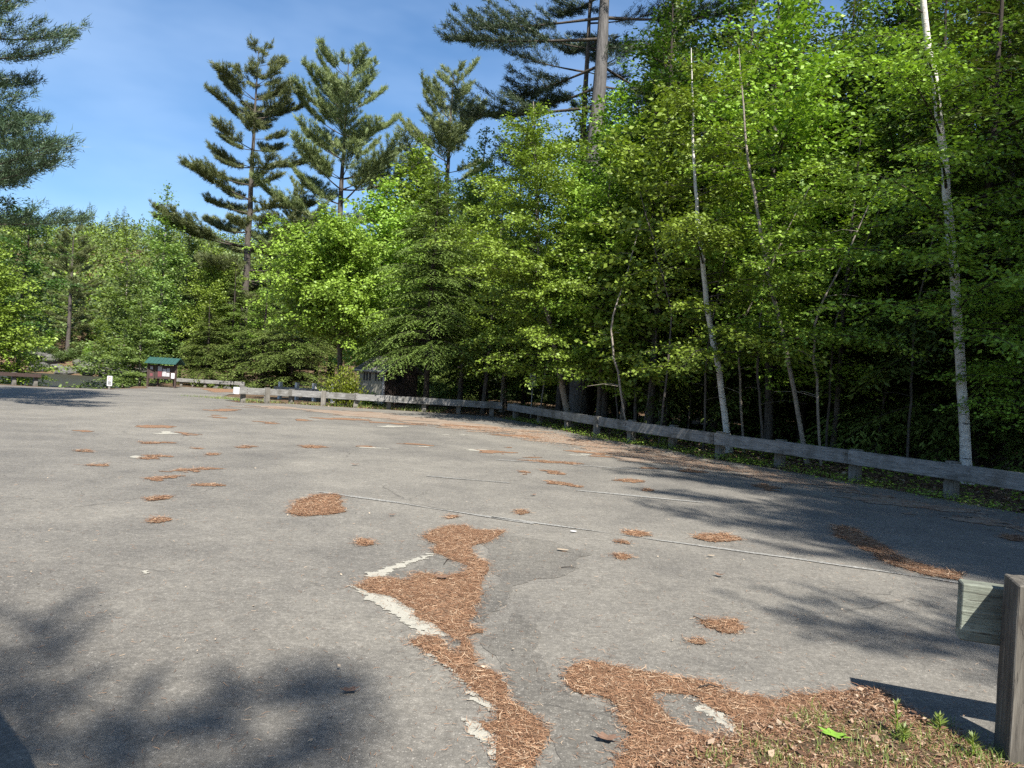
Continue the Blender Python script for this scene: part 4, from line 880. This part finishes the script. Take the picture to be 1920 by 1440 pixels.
for s in (-1, 1):
    r_ = bmesh.ops.create_cube(bm, size=1)['verts']; m4 = Matrix.Translation((Wg / 2 + s * (rl / 2) * math.cos(sl), Lt / 2, hR + .03 - rl / 2 * math.sin(sl))) @ Matrix.Rotation(s * sl, 4, 'Y') @ Matrix.Diagonal((rl, Lt + .6, .05, 1))
    for v in r_: v.co = m4 @ v.co
me = bpy.data.meshes.new('roof'); bm.to_mesh(me); bm.free(); me.materials.append(SHING); link('roof', me, shed)

# ---------------------------------------------------------------- information kiosk
kc = foot(303, 52); kz = gz(52); kio = empty('information_kiosk', (kc.x, kc.y, kz - .02), R(-6)); tag(kio, 'dark timber notice board with green metal roof at the far end of the lot', 'notice board')
for x, y in ((-1.05, 0), (.98, 0), (-.6, .5), (.6, .5)): link('post', box_me('post', .11, .11, 1.75, KIOW, .006, (0, 0, .875)), kio, (x, y, 0))
bd = link('board', box_me('board', 1.55, .05, .95, KIOW, .004), kio, (.2, .08, 1.08))
for x, z, w_, h_, m in [(-.42, .22, .3, .32, PAPER), (-.08, .1, .26, .26, PAPER), (.2, .16, .22, .26, PAPER), (-.42, -.14, .28, .38, PAPERR), (-.1, -.16, .28, .26, PAPER), (.18, -.16, .24, .26, PAPER), (.56, -.22, .26, .36, PAPERW)]:
    link('notice', box_me('notice', w_, .012, h_, m, 0), bd, (x, -.033, z))
sb = link('side_board', box_me('side_board', .42, .05, .95, KIOW, .004), kio, (-.84, .06, 1.08), (0, 0, R(20)))
for z, m in ((.25, PAPER), (-.22, PAPERR)): link('notice', box_me('notice', .17, .012, .2, m, 0), sb, (0, -.033, z))
bm = bmesh.new()
for s in (-1, 1):
    r_ = bmesh.ops.create_cube(bm, size=1)['verts']; m4 = Matrix.Translation((.0, .25 + s * .33, 1.86)) @ Matrix.Rotation(-s * .62, 4, 'X') @ Matrix.Diagonal((2.3, .74, .035, 1))
    for v in r_: v.co = m4 @ v.co
    for k in range(9):
        r2 = bmesh.ops.create_cube(bm, size=1)['verts']; m5 = Matrix.Translation((-1.1 + k * .275, .25 + s * .33, 1.885)) @ Matrix.Rotation(-s * .62, 4, 'X') @ Matrix.Diagonal((.02, .85, .03, 1))
        for v in r2: v.co = m5 @ v.co
me = bpy.data.meshes.new('roof'); bm.to_mesh(me); bm.free(); me.materials.append(GROOF); link('roof', me, kio)

# ---------------------------------------------------------------- signs
def rounded(w_, h_, r, t_, m, name):
    bm = bmesh.new(); P = []
    for cx, cy, a0 in ((w_ / 2 - r, h_ / 2 - r, 0), (-w_ / 2 + r, h_ / 2 - r, 90), (-w_ / 2 + r, -h_ / 2 + r, 180), (w_ / 2 - r, -h_ / 2 + r, 270)):
        for k in range(5): P.append((cx + r * math.cos(R(a0 + k * 22.5)), 0, cy + r * math.sin(R(a0 + k * 22.5))))
    f = bm.faces.new([bm.verts.new(p) for p in P]); g = bmesh.ops.extrude_face_region(bm, geom=[f])
    for v in g['geom']:
        if isinstance(v, bmesh.types.BMVert): v.co.y += t_
    bmesh.ops.recalc_face_normals(bm, faces=bm.faces[:]); me = bpy.data.meshes.new(name); bm.to_mesh(me); bm.free(); me.materials.append(m); return me
sg = empty('parking_sign', gnd(foot(995, 33)), R(-12)); tag(sg, 'narrow grey sign over a small plate on a steel post behind the guardrail', 'sign')
ps = Acc(); ps.tube([(0, 0, 0), (0, 0, 2.06)], [.025, .025], 8); link('post', ps.mesh('post', STEEL, True), sg)
pl = link('sign_plate', rounded(.27, .46, .03, .008, SIGNW, 'sign_plate'), sg, (0, -.045, 1.83))
for z, w_, h_ in ((.15, .17, .035), (.09, .17, .035), (-.02, .13, .14), (-.16, .12, .03)): link('marking', box_me('marking', w_, .006, h_, DARK, 0), pl, (0, -.004, z))
p2 = link('lower_plate', rounded(.32, .16, .03, .008, SIGNW, 'lower_plate'), sg, (0, -.045, 1.5))
for k in range(5): link('marking', box_me('marking', .025, .006, .05, DARK, 0), p2, (-.09 + k * .045, -.004, 0))
s2 = empty('low_sign', (foot(205, 40).x, 40, gz(40)), 0); tag(s2, 'low white sign with faded red circle at the edge of the lot by the water', 'sign')
link('post', box_me('post', .1, .08, .3, POSTW, .005, (0, 0, .13)), s2); pl = link('sign_plate', rounded(.28, .54, .03, .02, SIGNW, 'sign_plate'), s2, (0.02, -.06, .46))
rng_ = Acc(); th = np.linspace(0, 6.2832, 25); rng_.tube(np.stack([.075 * np.cos(th), np.zeros(25), .075 * np.sin(th)], 1), np.full(25, .012), 5); link('red_circle', rng_.mesh('red_circle', RED), pl, (0, -.004, .12))
for z in (-.06, -.16): link('marking', box_me('marking', .17, .006, .05, DARK, 0), pl, (0, -.004, z))

# ---------------------------------------------------------------- verge, grass, weeds, leaves
rg = np.random.default_rng(9)
VP = px((1250, 1418), (1330, 1395), (1400, 1372), (1480, 1350), (1560, 1322), (1645, 1302), (1750, 1362), (1862, 1425), (1990, 1520), (1990, 1640), (1180, 1640), (1180, 1470))
bm = bmesh.new(); Vp = ragged(VP, .1, .06)
xs_ = np.arange(-.2, 3.2, .04); ys_ = np.arange(2.0, 4.3, .04); X, Y = np.meshgrid(xs_, ys_); ins = in_poly(Vp, X, Y); D = dist_poly(Vp, X, Y)
Z = np.where(ins, .024 + .014 * ss(D, 0, .3) + .008 * rg.normal(size=X.shape) * ss(D, 0, .1), .0)
nx = len(xs_); idx = np.arange(len(ys_) - 1)[:, None] * nx + np.arange(nx - 1)[None, :]; keep = ins[:-1, :-1] & ins[1:, 1:] & ins[1:, :-1] & ins[:-1, 1:]
q = np.stack([idx, idx + 1, idx + nx + 1, idx + nx], -1)[keep]; a = Acc(); a.add(np.stack([X, Y, Z], -1).reshape(-1, 3), q); o = link('verge', a.mesh('verge', SOIL, True)); tag(o, kind='structure')
nv = Acc(); Q = scatter_in(Vp, 9000, rg, .02); needles(nv, Q, .036, rg, .05, .0026, 0); o = link('needle_cover', nv.mesh('needle_cover', NEED)); tag(o, kind='stuff')
def litter(acc, P2, zf, rng, size=.05, mi=0):
    n = len(P2); th = rng.uniform(0, 6.28, n); a_ = np.stack([np.cos(th), np.sin(th), rng.normal(0, .35, n)], 1); nr = np.stack([rng.normal(0, .5, n), rng.normal(0, .5, n), np.ones(n)], 1)
    c = np.stack([P2[:, 0], P2[:, 1], zf + rng.uniform(.004, .02, n)], 1); l = size * rng.uniform(.4, 1.2, n); acc.leaves(c, a_, nr, l, l * .6, mi)
a = Acc(); Q = scatter_in(Vp, 3200, rg, .01); litter(a, Q, .032, rg, .02); Q = scatter_in(Vp, 160, rg, .01); litter(a, Q, .036, rg, .045)
# litter along the guardrail and on the forest floor
def along(P, n, lo, hi, rng):
    k = rng.integers(0, len(P) - 1, n); t = rng.uniform(0, 1, n); A_ = np.array([(p.x, p.y) for p in P]); p = A_[k] * (1 - t)[:, None] + A_[k + 1] * t[:, None]
    d = A_[k + 1] - A_[k]; d /= np.linalg.norm(d, axis=1)[:, None]; nrm = np.stack([-d[:, 1], d[:, 0]], 1)
    return p + nrm * rng.uniform(lo, hi, n)[:, None]
def side_test(P): return -1
nd = -1   # G2 runs from the right towards the far left, so the wood lies on its right-hand side
Q = along(G2, 16000, -9, .5, rg); litter(a, Q, terr(Q[:, 0], Q[:, 1]) + .0, rg, .11)
Q = along(G1, 3000, -.6, 4, rg); litter(a, Q, terr(Q[:, 0], Q[:, 1]) + .0, rg, .09)
o = link('leaf_litter', a.mesh('leaf_litter', LITT)); tag(o, kind='stuff')
def blades(acc, P2, zf, rng, h=.12, wd=.006, mi=0, lean=.45):
    n = len(P2); th = rng.uniform(0, 6.28, n); ln = np.abs(rng.normal(0, lean, n)); d = np.stack([np.cos(th) * ln, np.sin(th) * ln, np.ones(n)], 1); d /= np.linalg.norm(d, axis=1)[:, None]
    b = np.stack([-np.sin(th), np.cos(th), np.zeros(n)], 1) * wd / 2; l = (h * rng.uniform(.4, 1.2, n))[:, None]; c = np.stack([P2[:, 0], P2[:, 1], np.broadcast_to(zf, (n,))], 1)
    m = c + d * l * .55; e = c + d * l + np.stack([np.cos(th), np.sin(th), -np.ones(n) * .4], 1) * l * .25
    V = np.stack([c - b, c + b, m + b * .8, m - b * .8, e], 1).reshape(-1, 3); k = np.arange(n)[:, None] * 5
    acc.add(V, k + np.array([0, 1, 2, 3]), mi); acc.add(np.zeros((0, 3)), np.zeros((0, 3), int), mi)
    acc.f.append((k + np.array([3, 2, 4])) + (acc.n - len(V))); acc.mi.append(np.full(n, mi, np.int32))
g = Acc()
for (x, y, n, s) in [(1530, 1370, 260, .09), (1600, 1430, 240, .1), (1700, 1400, 160, .07), (1800, 1420, 200, .09), (1440, 1430, 120, .07), (1760, 1375, 60, .04), (1870, 1432, 80, .05), (1690, 1440, 200, .12), (1350, 1440, 60, .05), (1500, 1450, 200, .12), (1640, 1395, 80, .06), (1830, 1440, 160, .08)]:
    c = at(x, y); blades(g, rg.normal((c.x, c.y), s, (n, 2)), .03, rg, .06, .003, 0, .7)
Q = along(G1, 5000, -.45, 6.5, rg); Q = Q[(Q[:, 0] < -3)]; blades(g, Q, terr(Q[:, 0], Q[:, 1]), rg, .16, .015, 0)
Q = along(G2, 1500, -.2, .45, rg); blades(g, Q, terr(Q[:, 0], Q[:, 1]), rg, .12, .012, 0, .7)
o = link('grass', g.mesh('grass', GRASS)); tag(o, kind='stuff')
# low leafy ground plants along the rail and in the wood
g = Acc()
for lo, hi, n, s in ((-.1, .55, 380, .06), (-5, -.4, 650, .09)):
    C0 = along(G2, n, lo, hi, rg)
    for p in C0:
        m = 14; P_ = rg.normal(p, .12, (m, 2)); z0 = float(terr(np.array([p[0]]), np.array([p[1]]))[0]); hh = rg.uniform(.03, .14 if lo > -1 else .35, m)
        th = rg.uniform(0, 6.28, m); g.leaves(np.stack([P_[:, 0], P_[:, 1], z0 + hh], 1), np.stack([np.cos(th), np.sin(th), rg.normal(0, .25, m)], 1), np.array([0, 0, 1.]) + rg.normal(0, .3, (m, 3)), s * rg.uniform(.6, 1.3, m), s * .6)
o = link('ground_cover', g.mesh('ground_cover', LEAF)); tag(o, kind='stuff')
def weed(x, y, h, seed, lab):
    rng = np.random.default_rng(seed); c = at(x, y); e = empty('weed', (c.x, c.y, .03)); tag(e, lab, 'plant'); T = Acc(); C = Acc()
    T.tube([(0, 0, 0), (.005, 0, h * .5), (-.004, .004, h)], [.004, .003, .002], 5); n = 34; u = rng.uniform(.05, 1, n); th = np.arange(n) * 2.4
    ax = np.stack([np.cos(th), np.sin(th), .3 + .9 * u], 1); C.leaves(np.stack([np.zeros(n), np.zeros(n), u * h], 1), ax, np.array([0, 0, 1.]) + rng.normal(0, .3, (n, 3)), .055 * (1.2 - .6 * u), .011)
    link('stem', T.mesh('stem', LEAF, True), e); link('leaves', C.mesh('leaves', GRASS), e)
weed(1678, 1395, .16, 1, 'tallest upright green weed left of the near post'); weed(1692, 1408, .08, 2, 'leafy weed at the foot of the tall weed'); weed(1760, 1385, .08, 3, 'small weed at the asphalt edge in the post shadow'); weed(1822, 1432, .09, 4, 'low weed closest to the near post')
def fallen(name, x, y, ln, m, lab, cat, rz, curl=.25, z=.016, lobes=True):
    c = at(x, y); P = []; n = 22
    for k in range(n):
        t = k / n * 6.2832; r = .5 * (1 + (.28 * math.cos(t * 6 + .4) if lobes else 0)); P.append((math.cos(t) * r * ln, math.sin(t) * r * ln * .55))
    bm = bmesh.new(); cv = bm.verts.new((0, 0, .002)); vs = [bm.verts.new((x_, y_, curl * (x_ * x_ + y_ * y_) / ln + .003)) for x_, y_ in P]
    for k in range(n): bm.faces.new((cv, vs[k], vs[(k + 1) % n]))
    me = bpy.data.meshes.new(name); bm.to_mesh(me); bm.free(); me.materials.append(m); o = link(name, me, None, (c.x, c.y, z), (0, 0, rz)); tag(o, lab, cat)
    so_ = o.modifiers.new('thickness', 'SOLIDIFY'); so_.thickness = .001
BRL = plain('brown_leaf', (.2, .12, .08), .7); GRL = plain('fresh_oak_leaf', (.22, .4, .05), .5); TANL = plain('tan_chip', (.42, .34, .25), .7)
fallen('fallen_leaf', 1562, 1400, .12, GRL, 'single bright green oak leaf lying on the verge', 'leaf', -.7, z=.055)
fallen('fallen_leaf', 1137, 1393, .1, BRL, 'curled brown oak leaf at the bottom, between the two needle drifts', 'leaf', -.3, .6, z=.02)
fallen('fallen_leaf', 655, 1300, .08, BRL, 'pale brown leaf on bare asphalt left of the long needle drift', 'leaf', .4, .4)
fallen('fallen_leaf', 1348, 1082, .08, BRL, 'dark twisted leaf on open asphalt right of centre', 'leaf', -.6, .8)
fallen('fallen_leaf', 1333, 1045, .07, TANL, 'tan leaf scrap just below the painted line', 'leaf', .1, .3, lobes=False)
fallen('fallen_leaf', 1055, 1034, .11, TANL, 'narrow tan leaf on asphalt right of the top of the long drift', 'leaf', -.15, .1, lobes=False)
fallen('fallen_leaf', 1075, 999, .07, PAPERW, 'white scrap beside the painted line', 'litter', 0, .1, lobes=False)
fallen('fallen_leaf', 735, 968, .07, BRL, 'dark leaf between the round needle patch and the long drift', 'leaf', .3, .5)
fallen('fallen_leaf', 665, 873, .12, BRL, 'dark leaf in the middle distance above the round needle patch', 'leaf', 0, .5)
fallen('fallen_leaf', 1000, 930, .09, BRL, 'small brown leaf near the end of the faint line', 'leaf', .8, .4)
fallen('fallen_leaf', 828, 1090, .1, BRL, 'dark curled leaf lying on the wide part of the long drift', 'leaf', .1, .5, z=.03)
def twig(x, y, x2, y2, lab, r=.0035, z=.01):
    p, q = at(x, y), at(x2, y2); m = (p + q) / 2 + Vector((.0, .02, 0)); a = Acc(); a.tube([(p.x, p.y, z), (m.x, m.y, z + .006), (q.x, q.y, z)], [r, r, r * .5], 6); o = link('twig', a.mesh('twig', BARKD, True)); tag(o, lab, 'twig')
twig(1052, 1066, 1085, 1068, 'short twig on asphalt below the narrow tan leaf'); twig(1300, 1158, 1345, 1182, 'curved twig reaching into the small needle patch at right'); twig(832, 1060, 843, 1048, 'tiny hooked twig in the notch of the long drift')
twig(1310, 1298, 1352, 1300, 'dark twig lying across the right-hand needle drift', .004, .03)
# pale chips and pebbles
a = Acc(); n = 220; Q = np.stack([rg.uniform(-7, 6, n), 2.8 + rg.exponential(5, n)], 1); Q = Q[in_poly(LOT, Q[:, 0], Q[:, 1])]; litter(a, Q, .004, rg, .028)
o = link('loose_chips', a.mesh('loose_chips', TANL)); tag(o, kind='stuff')

# ---------------------------------------------------------------- parked car outside the picture, its shadow enters bottom left
CARP = plain('car_paint', (.03, .05, .08), .25, .3, var=.02); GLASS = plain('car_glass', (.02, .02, .025), .05, var=.02); TYRE = plain('tyre_rubber', (.02, .02, .02), .9)
hd = Vector((-1, 0, 0))
car = empty('parked_car', (-1.43, 1.24, 0) , math.atan2(hd.y, hd.x)); tag(car, 'dark blue estate car parked left of the viewpoint, outside the picture', 'car')
bm = bmesh.new(); prof = [(0, .35), (-.03, .8), (.06, 1.05), (.36, 1.72), (.6, 1.8), (2.9, 1.78), (3.4, 1.15), (4.1, 1.0), (4.35, .65), (4.3, .32)]
for y_ in (-.88, .88): pass
L0 = [bm.verts.new((x, -.88 if z < 1.2 else -.77, z)) for x, z in prof]; L1 = [bm.verts.new((x, .88 if z < 1.2 else .77, z)) for x, z in prof]
bm.faces.new(L0); bm.faces.new(L1[::-1])
for i in range(len(prof)): j = (i + 1) % len(prof); bm.faces.new((L0[j], L0[i], L1[i], L1[j]))
bmesh.ops.recalc_face_normals(bm, faces=bm.faces[:]); bmesh.ops.bevel(bm, geom=bm.edges[:], offset=.09, segments=4, affect='EDGES')
me = bpy.data.meshes.new('body'); bm.to_mesh(me); bm.free(); me.materials.append(CARP); body = link('body', me, car, (0, 0, 0))
for y_ in (-.8, .8): link('side_window', box_me('side_window', 2.3, .02, .42, GLASS, .008), car, (1.75, y_ * 1.035, 1.42), (math.copysign(.16, y_), 0, 0))
for x in (.8, 3.3):
    for y_ in (-.82, .82):
        a = Acc(); a.tube([(0, -.1, 0), (0, -.1, 0), (0, .1, 0), (0, .1, 0)], [.02, .31, .31, .02], 24); link('wheel', a.mesh('wheel', TYRE, True), car, (x, y_, .32))
for y_ in (-.7, .7): link('tail_light', box_me('tail_light', .05, .2, .25, RED, .01), car, (.03, y_ * .9, .85))
print('objects', len(S.objects))
